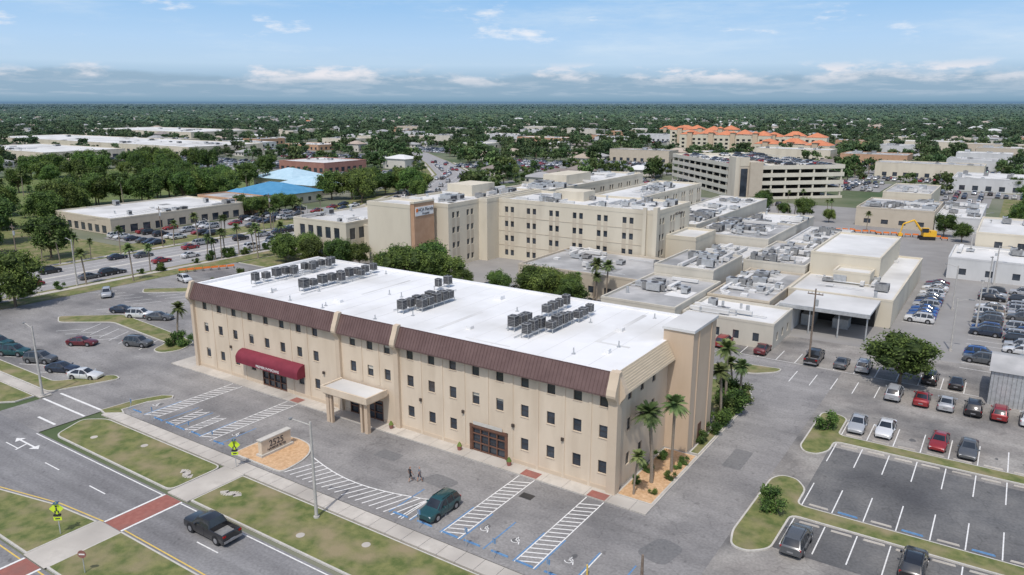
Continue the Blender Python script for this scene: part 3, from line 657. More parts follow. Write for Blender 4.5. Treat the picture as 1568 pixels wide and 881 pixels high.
def condo(loc,rot,L,D,h):
    o=Obj('condominium_building',loc,rot)
    ops=[];k=2
    while k<L-3:
        for f in range(int(h//3.2)):ops.append((k,k+2.4,f*3.2+.8,f*3.2+2.6))
        k+=4.6
    wall(o.p('walls',M['cream']),o.p('windows',M['glass']),(0,0),(1,0),(0,-1),L,0,h,ops,.8)
    o.p('walls',M['cream']).box(0,L,.9,D,0,h);b=o.p('roof',M['orange'])
    seg=int(L//14)
    for k in range(seg):
        x0=k*L/seg;hip(b,x0+.3,x0+L/seg-.3,(k%2)*2,D-(k%2)*2,h+(k%2)*.8,3.6,.2)
    for k in range(int(L//18)):
        o.p('stair_blocks',M['wall2']).box(k*18+7,k*18+11,-1.6,-.01,0,h+2);hip(o.p('stair_roofs',M['orange']),k*18+7,k*18+11,-1.6,2.4,h+2,1.6)
    o.done()
condo((-215,560,0),D2R(4),75,18,12);condo((-140,520,0),D2R(-4),55,16,8);condo((-240,600,0),D2R(8),60,18,14);condo((-320,760,0),0,40,18,9);condo((-150,575,0),D2R(5),50,16,11)
# west side commercial
lowb('retail_building',-222,-190,54,100,5,'tanp','roofl',(4,2.4),24,seed=30,winz=(.3,2.6),trim='cream')
lowb('retail_building',-216,-194,100.3,112,5.8,'rustblk','roofg',(4,2.4),0,seed=31)
def hipb(name,x0,x1,y0,y1,h,rh,wm,rm,step=4):
    o=Obj(name)
    def ops(L):
        r=[];k=1.5
        while k+1.6<L:r.append((k,k+1.5,.8,2.4));k+=step
        return r
    wall(o.p('walls',M[wm]),o.p('windows',M['glass']),(x0,y0),(1,0),(0,-1),x1-x0,0,h,ops(x1-x0));wall(o.p('walls',M[wm]),o.p('windows',M['glass']),(x1,y0),(0,1),(1,0),y1-y0,0,h,ops(y1-y0))
    o.p('walls',M[wm]).face([(x0,y0,0),(x0,y1,0),(x0,y1,h),(x0,y0,h)]);o.p('walls',M[wm]).face([(x0,y1,0),(x1,y1,0),(x1,y1,h),(x0,y1,h)])
    hip(o.p('roof',M[rm]),x0,x1,y0,y1,h,rh,1.0);o.done()
hipb('blue_roof_clinic',-228,-200,124,144,4.2,3.4,'cream','bluer');hipb('blue_roof_clinic',-222,-208,113,123,4,2.4,'cream','bluer')
hipb('pale_blue_roof_clinic',-262,-236,160,182,5,4,'cream','bluer2');hipb('pale_blue_roof_clinic',-234,-214,152,168,4.5,3,'cream','bluer2')
lowb('office_building',-322,-285,224,256,6.2,'redroof','roofl',(4.5,2.6),8,seed=32,winz=(.8,3.2))
lowb('shopping_centre',-780,-470,265,330,7,'cream','roofl',(8,4),60,seed=33,winz=(.5,3.2),big=2)
lowb('shopping_centre',-620,-500,180,235,6.5,'cream','roofl',(8,4),30,seed=34,winz=(.5,3.2),big=2)
lowb('shopping_centre',-900,-700,420,500,8,'cream','roofl',(8,4),40,seed=35,winz=(.5,3.2),big=2)

# ---------------------------------------------------------------- vehicles
def carpaint(c):
    m=mat('car_paint',c,tuple(x*1.04+.002 for x in c),rough=.28,scale=.5,spec=.6,metal=.2);
    m.node_tree.nodes['Principled BSDF'].inputs['Coat Weight'].default_value=.6;return m
PAINT={k:carpaint(c) for k,c in dict(white=(.68,.68,.67),black=(.02,.02,.022),grey=(.10,.105,.11),silver=(.40,.41,.42),blue=(.03,.07,.20),red=(.28,.025,.028),dkred=(.13,.02,.025),green=(.015,.07,.075),dkblue=(.025,.035,.06),tan=(.30,.26,.20),royal=(.03,.10,.30)).items()}
M['tail']=mat('tail_light',(.35,.01,.01),rough=.3);M['head']=mat('head_light',(.7,.7,.68),rough=.15);M['rim']=mat('wheel_rim',(.4,.4,.41),rough=.3,metal=.7)
CM={}
def carmesh(kind,col,far=False):
    key=(kind,col)
    if key in CM:return CM[key]
    b=MB()
    if kind=='sedan':
        st=[(2.36,.34,.56,.60,.62,.5,0),(2.26,.22,.62,.68,.80,.66,0),(1.9,.20,.70,.80,.89,.74,0),(1.3,.2,.78,.90,.91,.76,0),(.85,.2,.86,.97,.91,.74,1),(.15,.2,.90,1.38,.91,.60,2),(-.30,.2,.91,1.44,.91,.61,3),(-.38,.2,.91,1.44,.91,.61,2),(-.95,.2,.92,1.42,.91,.60,4),(-1.65,.2,.95,1.08,.91,.68,0),(-2.15,.22,.92,1.02,.88,.70,0),(-2.36,.34,.80,.86,.72,.58,0)];wb=1.38;wr=.33
    elif kind=='suv':
        st=[(2.35,.38,.72,.78,.66,.55,0),(2.25,.26,.80,.90,.84,.70,0),(1.8,.24,.90,1.0,.93,.78,0),(1.15,.24,.98,1.08,.95,.80,1),(.5,.24,1.04,1.62,.95,.68,2),(-.15,.24,1.05,1.70,.95,.70,3),(-.24,.24,1.05,1.70,.95,.70,2),(-1.1,.24,1.06,1.70,.95,.69,3),(-1.18,.24,1.06,1.69,.95,.69,2),(-1.85,.24,1.06,1.62,.93,.66,4),(-2.2,.26,1.05,1.10,.88,.76,0),(-2.35,.4,.95,1.0,.78,.66,0)];wb=1.38;wr=.37
    else:
        st=[(2.95,.42,.90,.96,.78,.66,0),(2.85,.30,.98,1.08,.94,.80,0),(2.3,.28,1.05,1.16,.99,.86,0),(1.55,.28,1.12,1.24,1.0,.86,1),(.9,.28,1.16,1.80,1.0,.72,2),(.3,.28,1.17,1.88,1.0,.73,3),(.2,.28,1.17,1.88,1.0,.73,2),(-.75,.28,1.17,1.85,1.0,.72,4),(-.95,.28,1.17,1.22,1.0,.9,0),(-1.02,.28,1.17,1.22,1.0,.9,6),(-1.04,.28,1.17,1.22,1.0,.9,5),(-2.76,.28,1.17,1.22,1.0,.9,5),(-2.78,.28,1.17,1.22,1.0,.9,6),(-2.95,.36,1.1,1.2,.96,.88,0)];wb=1.85;wr=.42
    secs=[]
    for(x,zb_,be,tp,w,wt,c)in st:
        half=[(w*.92,zb_),(w,zb_+.18),(w*1.0,(be+zb_)/2+.08),(w*.965,be),(wt,tp-.03),(wt*.86,tp+.01)]
        if kind=='pickup' and c==5:half[5]=(wt*.94,.78)
        sec=[(x,y,z) for y,z in half]+[(x,-y,z) for y,z in half[::-1]]
        secs.append(len(b.v));b.v+=sec
    n=12
    for i in range(len(st)-1):
        a,c=secs[i],secs[i+1];k1,k2=st[i][6],st[i+1][6]
        for j in range(n):
            j2=(j+1)%n;mi=0
            if j in(3,7):
                if k1 in(1,2,4):mi=1
            if j==5:
                if k1==1 or k1==4:mi=1
            if k1==5 and j==5:mi=6
            if j==11:mi=2
            b.f.append((a+j,a+j2,c+j2,c+j));b.m.append(mi)
    b.f.append(tuple(secs[0]+j for j in range(n)));b.m.append(0);b.f.append(tuple(secs[-1]+j for j in range(n))[::-1]);b.m.append(0)
    W_=st[4][4]
    for sx in(wb,-wb):
        for sy in(-1,1):
            y=sy*(W_-.2);b.cyl((sx,y,wr+.02),(sx,sy*(W_+.004),wr+.02),wr+.07,n=18,mi=2)
            b.cyl((sx,y,wr),(sx,sy*(W_+.02),wr),wr,n=18,mi=2);b.cyl((sx,y,wr),(sx,sy*(W_+.03),wr),wr*.6,n=10,mi=5)
    xf=st[1][0];zf=st[1][2]
    for sy in(-1,1):
        y=sy*st[1][4]*.72
        b.box(xf-.1,xf+.06,y-.17,y+.17,zf-.12,zf+.02,4)
        xr=st[-2][0];y=sy*st[-2][4]*.80;zr=st[-2][2];b.box(xr-.1-(.1 if kind=='pickup' else 0),xr+.06,y-.14,y+.14,zr-.2,zr-.02,3)
        b.box(st[4][0]-.1,st[4][0]+.08,sy*(W_+.0),sy*(W_+.17),st[4][2]+.02,st[4][2]+.16,0) if sy>0 else b.box(st[4][0]-.1,st[4][0]+.08,-(W_+.17),-W_,st[4][2]+.02,st[4][2]+.16,0)
        for dx in(.9,-.2):b.box(dx-.01,dx+.01,min(sy*(W_-.01),sy*(W_+.006)),max(sy*(W_-.01),sy*(W_+.006)),.45,st[4][2]-.02,2)
    b.box(xf+.02,xf+.08,-.4,.4,.42,zf-.16,2);b.box(st[-1][0]-.03,st[-1][0]+.02,-.25,.25,.55,.68,5)
    if kind=='pickup':b.box(st[-1][0]-.1,st[-1][0]-.0,-.9,.9,.45,.62,5)
    if kind=='suv':
        for yy in(-.6,.6):b.cyl((.3,yy,1.74),(-1.6,yy,1.72),.025,n=5,mi=2)
    me=b.mesh('car_body',[PAINT[col],M['carglass'],M['black'],M['tail'],M['head'],M['rim'],M['hvac']],True,30);CM[key]=me;return me
def car(x,y,h,kind='sedan',col='grey',name=None):
    o=bpy.data.objects.new(name or ('pickup_truck' if kind=='pickup' else 'parked_car'),carmesh(kind,col));COL.objects.link(o);o.location=(x,y,.012);o.rotation_euler=(0,0,D2R(h));s=random.uniform(.96,1.04);o.scale=(s,s,s);return o
car(-27.0,-26.6,180,'pickup','black');car(-12.2,-12.3,-90,'suv','green')
car(-76.8,-12.2,25,'sedan','white');car(-82.3,-12.6,25,'sedan','dkblue');car(-89.3,-12.4,25,'suv','grey');car(-96.3,-13,25,'suv','green')
car(-92.5,-4.6,30,'sedan','dkred');car(-84.6,.2,20,'suv','grey');car(-100,9.6,30,'suv','white');car(-106,9.8,30,'sedan','dkblue');car(-95.8,10.8,30,'sedan','grey')
car(-120.5,14.6,-30,'suv','silver');car(-119,31,-10,'suv','white');car(-103,-12.5,25,'suv','green')
car(17.5,.9,90,'suv','grey');car(26.5,2.6,90,'suv','black');car(17.4,30.6,-88,'sedan','silver');car(20.4,31,-90,'sedan','white');car(26.0,30.6,-92,'sedan','red');car(28.9,30.2,-90,'sedan','grey')
for x,c,k in((19.6,'silver','suv'),(22.9,'red','sedan'),(25.7,'silver','sedan'),(28.7,'black','suv'),(31.5,'red','suv'),(34.5,'white','sedan')):car(x,43.9,90+random.uniform(-2,2),k,c)
for x,c,k in((-6.4,'red','suv'),(-.2,'dkred','sedan'),(7.5,'black','pickup'),(11.4,'grey','sedan'),(14.4,'silver','suv'),(23.0,'black','suv'),(26.2,'black','sedan'),(-9.3,'grey','sedan')):car(x,53,90+random.uniform(-2,2),k,c)
cc=['grey','royal','blue','white','silver','black','red','dkblue','tan','white','silver','grey','white','grey','silver']
y=85.4;random.seed(5)
for c in('white','royal','royal','royal','silver','blue','dkblue','silver','white','tan','white','grey','dkred'):
    car(18.2,y,180+random.uniform(-2,2),random.choice(['sedan','suv']),c);y+=2.75
for x in(28.4,33.4):
    y=63.4
    while y<121:
        if random.random()<.55:car(x,y,random.choice([0,180]),random.choice(['sedan','suv','suv']),random.choice(cc))
        y+=2.75
for k in range(9):car(-60+k*2.9,63,90,random.choice(['sedan','suv']),random.choice(cc))

# ---------------------------------------------------------------- trees
def leaf(b,p,s,rnd,mi,up=.4):
    n=Vector((rnd.gauss(0,1),rnd.gauss(0,1),rnd.gauss(0,1)+up)).normalized();a=n.orthogonal().normalized();c=n.cross(a)
    t=rnd.random()*6.28;u=a*math.cos(t)+c*math.sin(t);w=n.cross(u)
    i=len(b.v);b.v+=[tuple(p-u*s),tuple(p+w*s*.55),tuple(p+u*s),tuple(p-w*s*.55)];b.f.append((i,i+1,i+2,i+3));b.m.append(mi)
def blob(b,c,r,rnd,mi):
    i=len(b.v);N_=7
    b.v.append((c.x,c.y,c.z-r*.8))
    for k,(zz,rr) in enumerate(((-.45,.8),(.1,1),(.6,.72))):
        for j in range(N_):
            t=2*math.pi*(j+.5*k)/N_;q=rr*r*rnd.uniform(.8,1.12);b.v.append((c.x+q*math.cos(t),c.y+q*math.sin(t),c.z+zz*r*rnd.uniform(.85,1.1)))
    b.v.append((c.x,c.y,c.z+r*.9));T=i+1+3*N_
    for j in range(N_):
        j2=(j+1)%N_
        b.f.append((i,i+1+j2,i+1+j));b.m.append(mi);b.f.append((T,i+1+2*N_+j,i+1+2*N_+j2));b.m.append(mi)
        for k in range(2):
            a=i+1+k*N_;b.f.append((a+j,a+j2,a+N_+j2,a+N_+j));b.m.append(mi)
def treemesh(seed,H=8,Rr=4,ncl=14,nl=260,ls=.28,mats=('leaf','leafd'),blobs=True,low=.3,cr=(.26,.44),bs=.7):
    rnd=random.Random(seed);b=MB();th=H*low
    b.cyl((0,0,-.1),(.1,0,th),.24*H/8,.16*H/8,8,2)
    for k in range(ncl):
        t=rnd.random()*6.28+k*2.4;u_=rnd.uniform(.05,.92);z=th+(H-th)*u_
        env=math.sqrt(max(.05,1-((u_-.42)/.62)**2));rr=Rr*env*math.sqrt(rnd.uniform(.05,.62))
        c=Vector((rr*math.cos(t),rr*math.sin(t),z));r=Rr*rnd.uniform(*cr)
        b.cyl((.1,0,th*rnd.uniform(.7,1)),tuple(c),.09*H/8,.03,5,2)
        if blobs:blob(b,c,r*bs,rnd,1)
        for q in range(nl):
            d=Vector((rnd.gauss(0,1),rnd.gauss(0,1),rnd.gauss(0,1)*.8+.15)).normalized();p=c+d*r*(rnd.uniform(.62,1.12));leaf(b,p,ls*rnd.uniform(.6,1.3),rnd,0)
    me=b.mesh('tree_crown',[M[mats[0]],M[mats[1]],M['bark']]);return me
TM=[treemesh(s,H=8,Rr=4.4,ncl=26,nl=190,ls=.2) for s in(1,2,3)]
SH=[treemesh(11,H=2.2,Rr=1.3,ncl=9,nl=160,ls=.1,low=.12,cr=(.35,.5))]
def palmmesh(seed,H=7,nf=30,FL=1.9):
    rnd=random.Random(seed);b=MB();px,py=0,0;pts=[(0,0,-.1)]
    lx,ly=rnd.uniform(-.5,.5),rnd.uniform(-.5,.5)
    for k in range(1,7):t=k/6;pts.append((lx*t*t,ly*t*t,H*t))
    for p,q in zip(pts,pts[1:]):b.cyl(p,q,.2 if p[2]<1 else .16,.15,8,1)
    c=Vector(pts[-1])
    for k in range(nf):
        az=k*2.4+rnd.random()*.4;el=D2R(rnd.uniform(-20,80) if k%4 else rnd.uniform(-50,0));L=FL*rnd.uniform(.8,1.1)
        d=Vector((math.cos(az)*math.cos(el),math.sin(az)*math.cos(el),math.sin(el)));side=Vector((-math.sin(az),math.cos(az),0));p=c.copy();prev=p
        for j in range(1,8):
            t=j/7;q=c+d*L*t+Vector((0,0,-1))*L*.36*t*t
            b.cyl(tuple(prev),tuple(q),.025,.015,3,0)
            for sg in(-1,1):
                for sub in(0,.33,.66):
                    base=prev.lerp(q,sub);ll=.55*math.sin(math.pi*min(.95,t*.8+.15))*FL/1.9
                    tip=base+side*sg*ll+(q-prev).normalized()*ll*.6+Vector((0,0,-.15*ll-.04*rnd.random()));wv=(q-prev).normalized()*.06
                    i=len(b.v);b.v+=[tuple(base-wv),tuple(base+wv),tuple(tip)];b.f.append((i,i+1,i+2));b.m.append(0)
            prev=q
    return b.mesh('palm_crown',[M['palmleaf'],M['palmbark']])
PM=[palmmesh(1,7,36,1.7),palmmesh(2,6.5,40,1.55),palmmesh(3,8,36,1.7)]
def tree(x,y,s=1,k=None,sz=None):
    o=bpy.data.objects.new('broadleaf_tree',TM[(k if k is not None else random.randrange(3))]);COL.objects.link(o);o.location=(x,y,0);o.rotation_euler=(0,0,random.random()*6.28);o.scale=(s,s,sz or s)
def palm(x,y,s=1,k=None):
    o=bpy.data.objects.new('palm_tree',PM[(k if k is not None else random.randrange(3))]);COL.objects.link(o);o.location=(x,y,0);o.rotation_euler=(0,0,random.random()*6.28);o.scale=(s,s,s)
def shrub(x,y,s=1):
    o=bpy.data.objects.new('shrub',SH[0]);COL.objects.link(o);o.location=(x,y,0);o.rotation_euler=(0,0,random.random()*6.28);o.scale=(s,s,s)
palm(2.3,4.2,1.12,0);palm(3.1,7.5,1.0,2);palm(1.8,1.0,.68,1);palm(3.3,22.5,1.0,0);palm(2.4,27,1.05,2);palm(3.6,29,.9,1);palm(2,31,.8,1)
for x,y,s in((3.4,21.5,1.1),(3.6,24,1.3),(3.2,26.5,1.6),(2.2,29.5,1.6),(3.2,31,1.3),(3.5,19,.8),(3.5,16,.7),(3.5,10,.5),(1.2,3.2,.45),(3.6,6,.5),(1.0,9.5,.6),(3.4,2,.35),(1.0,6.3,.5),(3.5,8.4,.4)):shrub(x,y,s)
tree(19.6,49.0,1.12,0,.85);shrub(14.5,27.6,1.1);shrub(14.3,5.6,1.15)
palm(-79,3.6,1.0,1);shrub(-78.4,4.4,1.2);shrub(-79.6,3.0,1.0);palm(-128.8,25,1.05,0);tree(-127,.5,1.25,1);tree(-131,-8,1.3);palm(-126.8,56.4,1,2);palm(-129,66,1,0);palm(-128,80,1.1,1)
palm(-36.8,65.8,1.1,0);palm(-33.5,64.6,1.0,2);palm(-34.5,62.6,.9,1);palm(-40,64,.8,1)
for x,y,s in((-121,60,.9),(-117,57,.9),(-113,61,.95),(-109,58,.9),(-105,62,.85),(-101,60,.9),(-118,64,.8),(-98,63,.8),(-77,54,1.2),(-73,51,1.25),(-69,54,1.15),(-66,57,1.0),(-72,58,1.3),(-79,59,1.0),(-82,55,.9),(-47,60,.95),(-43,58,1.0),(-40,60,.9),(-37,57,.85),(-45,63,.8),(-50,62,.7),(-62,56,.7),(-56,60,.65),(-53,57,.7)):tree(x,y,s*.85)
for k in range(26):
    x=random.uniform(-112,-72);shrub(x,random.uniform(28,44),random.uniform(.5,1.1))
for k in range(14):shrub(random.uniform(-60,-10),random.uniform(28,33),random.uniform(.5,.9))
for k in range(36):
    tree(random.uniform(-226,-166),random.uniform(-50,34),random.uniform(1.0,1.8))
for k in range(12):tree(random.uniform(-262,-226),random.uniform(20,60),random.uniform(1.0,1.6))
for k in range(26):tree(random.uniform(-266,-234),random.uniform(60,155),random.uniform(1.0,1.5))
for k in range(55):tree(random.uniform(-430,-290),random.uniform(40,205),random.uniform(.9,1.6))
for k in range(16):tree(random.uniform(-205,-165),random.uniform(146,190),random.uniform(.9,1.4))
for k in range(10):tree(-192+random.uniform(-5,5),random.uniform(102,120),random.uniform(.6,.8))
for k in range(30):palm(random.uniform(-330,-235),random.uniform(60,190),random.uniform(.9,1.3))
for k in range(34):palm(-134.2+random.uniform(-1,1)*.5 if k%2 else -160.5,-5+k*7.5 if k<15 else random.uniform(20,120),random.uniform(.7,1.05))
for k in range(34):
    x=random.uniform(-60,20);y=random.uniform(180,245)
    if -14<x<24 and y>190:continue
    (palm if random.random()<.5 else tree)(x,y,random.uniform(.5,.9))
for k in range(30):tree(random.uniform(26,80),random.uniform(178,330),random.uniform(.6,1.1))
for k in range(22):shrub(-134+random.uniform(-.8,.8),random.uniform(-12,95),random.uniform(.5,1.2))
sheet('field',[R(-420,-232,30,190)],-.03,M['field']);sheet('field',[R(-235,-160,-60,46),R(26,90,178,400)],-.02,M['grass'])
far_lots=[(-188,-163,50,125),(-500,-330,205,262),(-282,-250,190,262),(-185,-136,128,146),(-250,-212,190,228),(-150,-95,240,290),(-160,-100,200,232),(-260,-195,300,370),(-430,-330,300,340),(-90,-40,185,235),(-190,-120,330,380),(-400,-300,400,440),(-10,22,266,300),(-90,-20,300,340),(-300,-230,430,480)]
def instancer(name,pts,children):
    root=bpy.data.objects.new(name,None);COL.objects.link(root)
    per=[[] for _ in children]
    for i,p in enumerate(pts):per[i%len(children)].append(p)
    for ch,ps in zip(children,per):
        b=MB()
        for x,y,z,s,r in ps:
            h=s/2;q=[(-h,-h),(h,-h),(h,h),(-h,h)];c_,s_=math.cos(r),math.sin(r)
            b.face([(x+a*c_-d*s_,y+a*s_+d*c_,z) for a,d in q])
        em=b.obj('scatter_points',[M['grass']],root);em.instance_type='FACES';em.use_instance_faces_scale=True;em.show_instancer_for_render=False;em.show_instancer_for_viewport=False
        co=bpy.data.objects.new('member',ch);COL.objects.link(co);co.parent=em
    return root
# town trees / houses
fwd=Vector((-.556,.831));right=Vector((.831,.556));cam=Vector((29.44,-62.07))
keep=far_lots+[(-136,64,-60,300),(-165,-130,-100,130),(-235,-160,50,150),(-325,-282,220,260),(-790,-465,260,335),(-630,-495,175,240),(-910,-695,415,505),(-270,-210,110,190),(-420,-262,30,188),(-250,-90,505,600)]
def free(x,y,m=0):
    for a,b,c,d in keep:
        if a-m<x<b+m and c-m<y<d+m:return False
    for i in range(1,len(cl)-3):
        a=Vector(cl[i][:2]);b=Vector(cl[i+1][:2]);p=Vector((x,y));t=max(0,min(1,(p-a).dot(b-a)/(b-a).length_squared))
        if (a+(b-a)*t-p).length<14+m:return False
    return True
rnd=random.Random(11)
def sector(x,y,lim=.87):
    v=Vector((x,y))-cam;f=v.dot(fwd);r=v.dot(right)
    return f>100 and abs(r)<f*lim and f
newlots=[];k=0;tries=0
while k<62 and tries<4000:
    tries+=1
    x=rnd.uniform(-720,90);y=rnd.uniform(250,820)
    if not sector(x,y) or not free(x,y,26):continue
    w,d,h=rnd.uniform(20,55),rnd.uniform(14,32),rnd.uniform(4,8)
    lowb('commercial_building',x-w/2,x+w/2,y-d/2,y+d/2,h,rnd.choice(['cream','lowwall','greywall','tanp','rustblk']),rnd.choice(['roofl','roofl','roofg','roofg','roofd']),(5,2.2),12,seed=100+k,winz=(.5,2.6),big=1.4)
    L_=(x-w/2-4,x+w/2+4,y-d/2-24,y-d/2-2);newlots.append(L_);keep.append((x-w/2,x+w/2,y-d/2-24,y+d/2));k+=1
sheet('far_parking_lot',[R(*l) for l in far_lots],.03,M['asphfar']);sheet('far_parking_lot',[R(*l) for l in newlots],-.015,M['asphfar'])
fc=[];rc=random.Random(3)
for l in far_lots+newlots:
    y=l[2]+3
    while y<l[3]-2:
        x=l[0]+2
        while x<l[1]-2:
            if rc.random()<.58:fc.append((x,y,.05,1,math.pi/2+rc.choice([0,math.pi])))
            x+=2.9
        y+=8.5
for k in range(40):fc.append((-147+rc.choice([-8,-5,5,8]),rc.uniform(-10,120),.05,1,math.pi/2))
for k in range(50):
    t=rc.random()*3;i=int(t);f=t-i;a=cl[3+i];b2=cl[4+i];fc.append((a[0]+(b2[0]-a[0])*f+rc.choice([-6,6,-3,3]),a[1]+(b2[1]-a[1])*f,.05,1,math.atan2(b2[1]-a[1],b2[0]-a[0])))
ca,sa=math.cos(D2R(43)),math.sin(D2R(43))
for r_ in(4,10,24,32,40):
    for k in range(24):
        if rc.random()<.6:
            u,v=r_,4+k*2.9;fc.append((-62+u*ca-v*sa,240+u*sa+v*ca,12.62,1,D2R(43)))
rc.shuffle(fc)
instancer('distant_parked_cars',fc,[carmesh('sedan','white'),carmesh('suv','black'),carmesh('suv','silver'),carmesh('sedan','grey'),carmesh('sedan','red'),carmesh('suv','white'),carmesh('sedan','dkblue')])
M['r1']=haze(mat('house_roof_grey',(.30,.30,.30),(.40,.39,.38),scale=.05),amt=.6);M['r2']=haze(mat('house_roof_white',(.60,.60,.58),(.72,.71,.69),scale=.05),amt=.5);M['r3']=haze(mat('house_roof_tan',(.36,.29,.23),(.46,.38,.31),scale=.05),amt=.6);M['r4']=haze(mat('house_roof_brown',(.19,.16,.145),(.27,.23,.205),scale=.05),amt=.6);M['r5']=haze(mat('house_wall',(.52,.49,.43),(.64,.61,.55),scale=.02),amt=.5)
hb={k:MB() for k in('r1','r2','r3','r4','orange')};hw=MB();hwin=MB();houses=[]
for bx in range(-4800,2100,70):
    for by in range(150,4600,21):
        for sx in(14,42):
            x=bx+sx+rnd.uniform(-4,4);y=by+rnd.uniform(-3,3);f=sector(x,y)
            if not f or f>3800:continue
            cl_=math.sin(x*.006+2)*math.cos(y*.007+1)*.15
            if rnd.random()<.30+min(.36,f/5500)+cl_ or not free(x,y,9):continue
            w,d=rnd.uniform(11,19),rnd.uniform(9,14);h=rnd.choice([2.9,2.9,3.1,3.4]) if rnd.random()<.93 else 6
            big=rnd.random()<.025
            if big:w*=2.4;d*=1.6;h+=2
            hw.box(x-w/2,x+w/2,y-d/2,y+d/2,0,h)
            if big:hb['r2' if rnd.random()<.6 else 'r1'].box(x-w/2-.2,x+w/2+.2,y-d/2-.2,y+d/2+.2,h,h+.4)
            else:hip(hb[rnd.choices(['r1','r2','r3','r4','orange'],[6,4,4,4,.2])[0]],x-w/2,x+w/2,y-d/2,y+d/2,h,rnd.uniform(1.5,2.8))
            if f<900:
                for q in(-.3,.05,.32):
                    hwin.box(x+q*w-.7,x+q*w+.7,y-d/2-.03,y-d/2,.9,2.2);hwin.box(x+w/2,x+w/2+.03,y+q*d-.7,y+q*d+.7,.9,2.2)
            houses.append((x,y,max(w,d)*.5))
root=bpy.data.objects.new('distant_houses',None);COL.objects.link(root)
hw.obj('house_walls',[M['r5']],root);hwin.obj('house_windows',[M['glass']],root)
for k,b in hb.items():b.obj('house_roofs',[M[k]],root)
st_=[]
for bx in range(-4800,2100,70):
    y=150
    while y<4500:
        if free(bx,y+10,2) and free(bx,y+21,2) and sector(bx,y,.95):st_.append(R(bx-3,bx+3,y,y+21))
        y+=21
for by in range(300,4500,315):
    x=-4800
    while x<2100:
        if free(x+12,by,2) and sector(x,by,.95):st_.append(R(x,x+25,by-3,by+3))
        x+=25
sheet('town_streets',st_,-.03,M['asphfar'])
FT=[treemesh(21+i,H=7,Rr=4.0,ncl=9,nl=26,ls=.6,mats=('leaff','leafd')) for i in range(4)]
FT2=[treemesh(41+i,H=7,Rr=4.2,ncl=6,nl=5,ls=.9,mats=('leaff','leaff'),bs=1.0,cr=(.4,.55)) for i in range(3)]
pts=[];pts2=[]
hg={}
for hx,hy,hr in houses:hg.setdefault((int(hx//30),int(hy//30)),[]).append((hx,hy,hr))
def nohouse(x,y,m):
    a,b=int(x//30),int(y//30)
    for i in(-1,0,1):
        for j in(-1,0,1):
            for hx,hy,hr in hg.get((a+i,b+j),()):
                if abs(x-hx)<hr+m and abs(y-hy)<hr+m:return False
    return True
def scat(P,n,d0,d1,s0,s1,chk=True,thr=.25,m=0):
    for c in range(n):
        f=math.sqrt(rnd.uniform(d0*d0,d1*d1));r=rnd.uniform(-.85,.85)*f;p=cam+fwd*f+right*r
        if chk and (not free(p.x,p.y,2) or not nohouse(p.x,p.y,m)):continue
        if math.sin(p.x*.011+1.3)*math.sin(p.y*.013)+math.sin(p.x*.0041)*math.cos(p.y*.0052+p.x*.002)<rnd.uniform(-1.8,thr):continue
        P.append((p.x,p.y,-.05,rnd.uniform(s0,s1)*rnd.choice([.7,1,1,1.3]),rnd.random()*6.28))
scat(pts,15000,230,1300,.65,1.25);scat(pts2,42000,1250,3900,.75,1.35,True,.1,-2);scat(pts2,36000,3600,11000,1.4,2.4,False,-.2)
instancer('distant_trees',pts,FT);instancer('distant_woodland',pts2,FT2)

# ---------------------------------------------------------------- street furniture
def lamp(x,y,h,az,name='street_lamp'):
    o=Obj(name);p=o.p('pole',M['pole']);p.cyl((x,y,0),(x,y,h),.17,.1,12);p.cyl((x,y,0),(x,y,.3),.28,n=12)
    dx,dy=math.cos(az),math.sin(az);p.cyl((x,y,h-.3),(x+dx*1.8,y+dy*1.8,h+.1),.05,n=6)
    o.p('lamp_head',M['hvac']).box(x+dx*1.8-.35,x+dx*2.1+.2,y+dy*1.8-.16,y+dy*1.8+.16,h,h+.16);o.done(True)
lamp(-21.1,-19.6,9.8,D2R(200));lamp(-74.6,-19.0,9.8,D2R(180))
def upole(x,y,h,m='wood',cross=True):
    o=Obj('utility_pole');p=o.p('pole',M[m]);p.cyl((x,y,0),(x,y,h),.16,.1,10)
    if cross:p.box(x-1.1,x+1.1,y-.06,y+.06,h-.9,h-.75);
    for q in(-1,-.5,.5,1):
        if cross:o.p('insulators',M['hvac']).cyl((x+q,y,h-.75),(x+q,y,h-.5),.05,n=6)
    if cross:o.p('transformer',M['steel']).cyl((x+.3,y,h-2.6),(x+.3,y,h-1.6),.24,n=10)
    o.done(True)
upole(7.1,51.2,11.6)
for y in range(-20,120,36):upole(-161,y,11)
for q in(-1,1):
    b=MB();pp=None
    for i in range(3):
        for k in range(9):
            t=k/8;p=(-161+q,-20+36*(i+t),10.5-4*.9*t*(1-t))
            if pp:b.cyl(pp,p,.025,n=4)
            pp=p
    b.obj('power_line',[M['black']])
for x,y in((-134.8,16),(-134.8,49),(-134.8,80)):lamp(x,y,10,D2R(180))
for k in range(9):lamp(24+random.uniform(-1,1)*6,70+k*14,8.5,D2R(90*k))
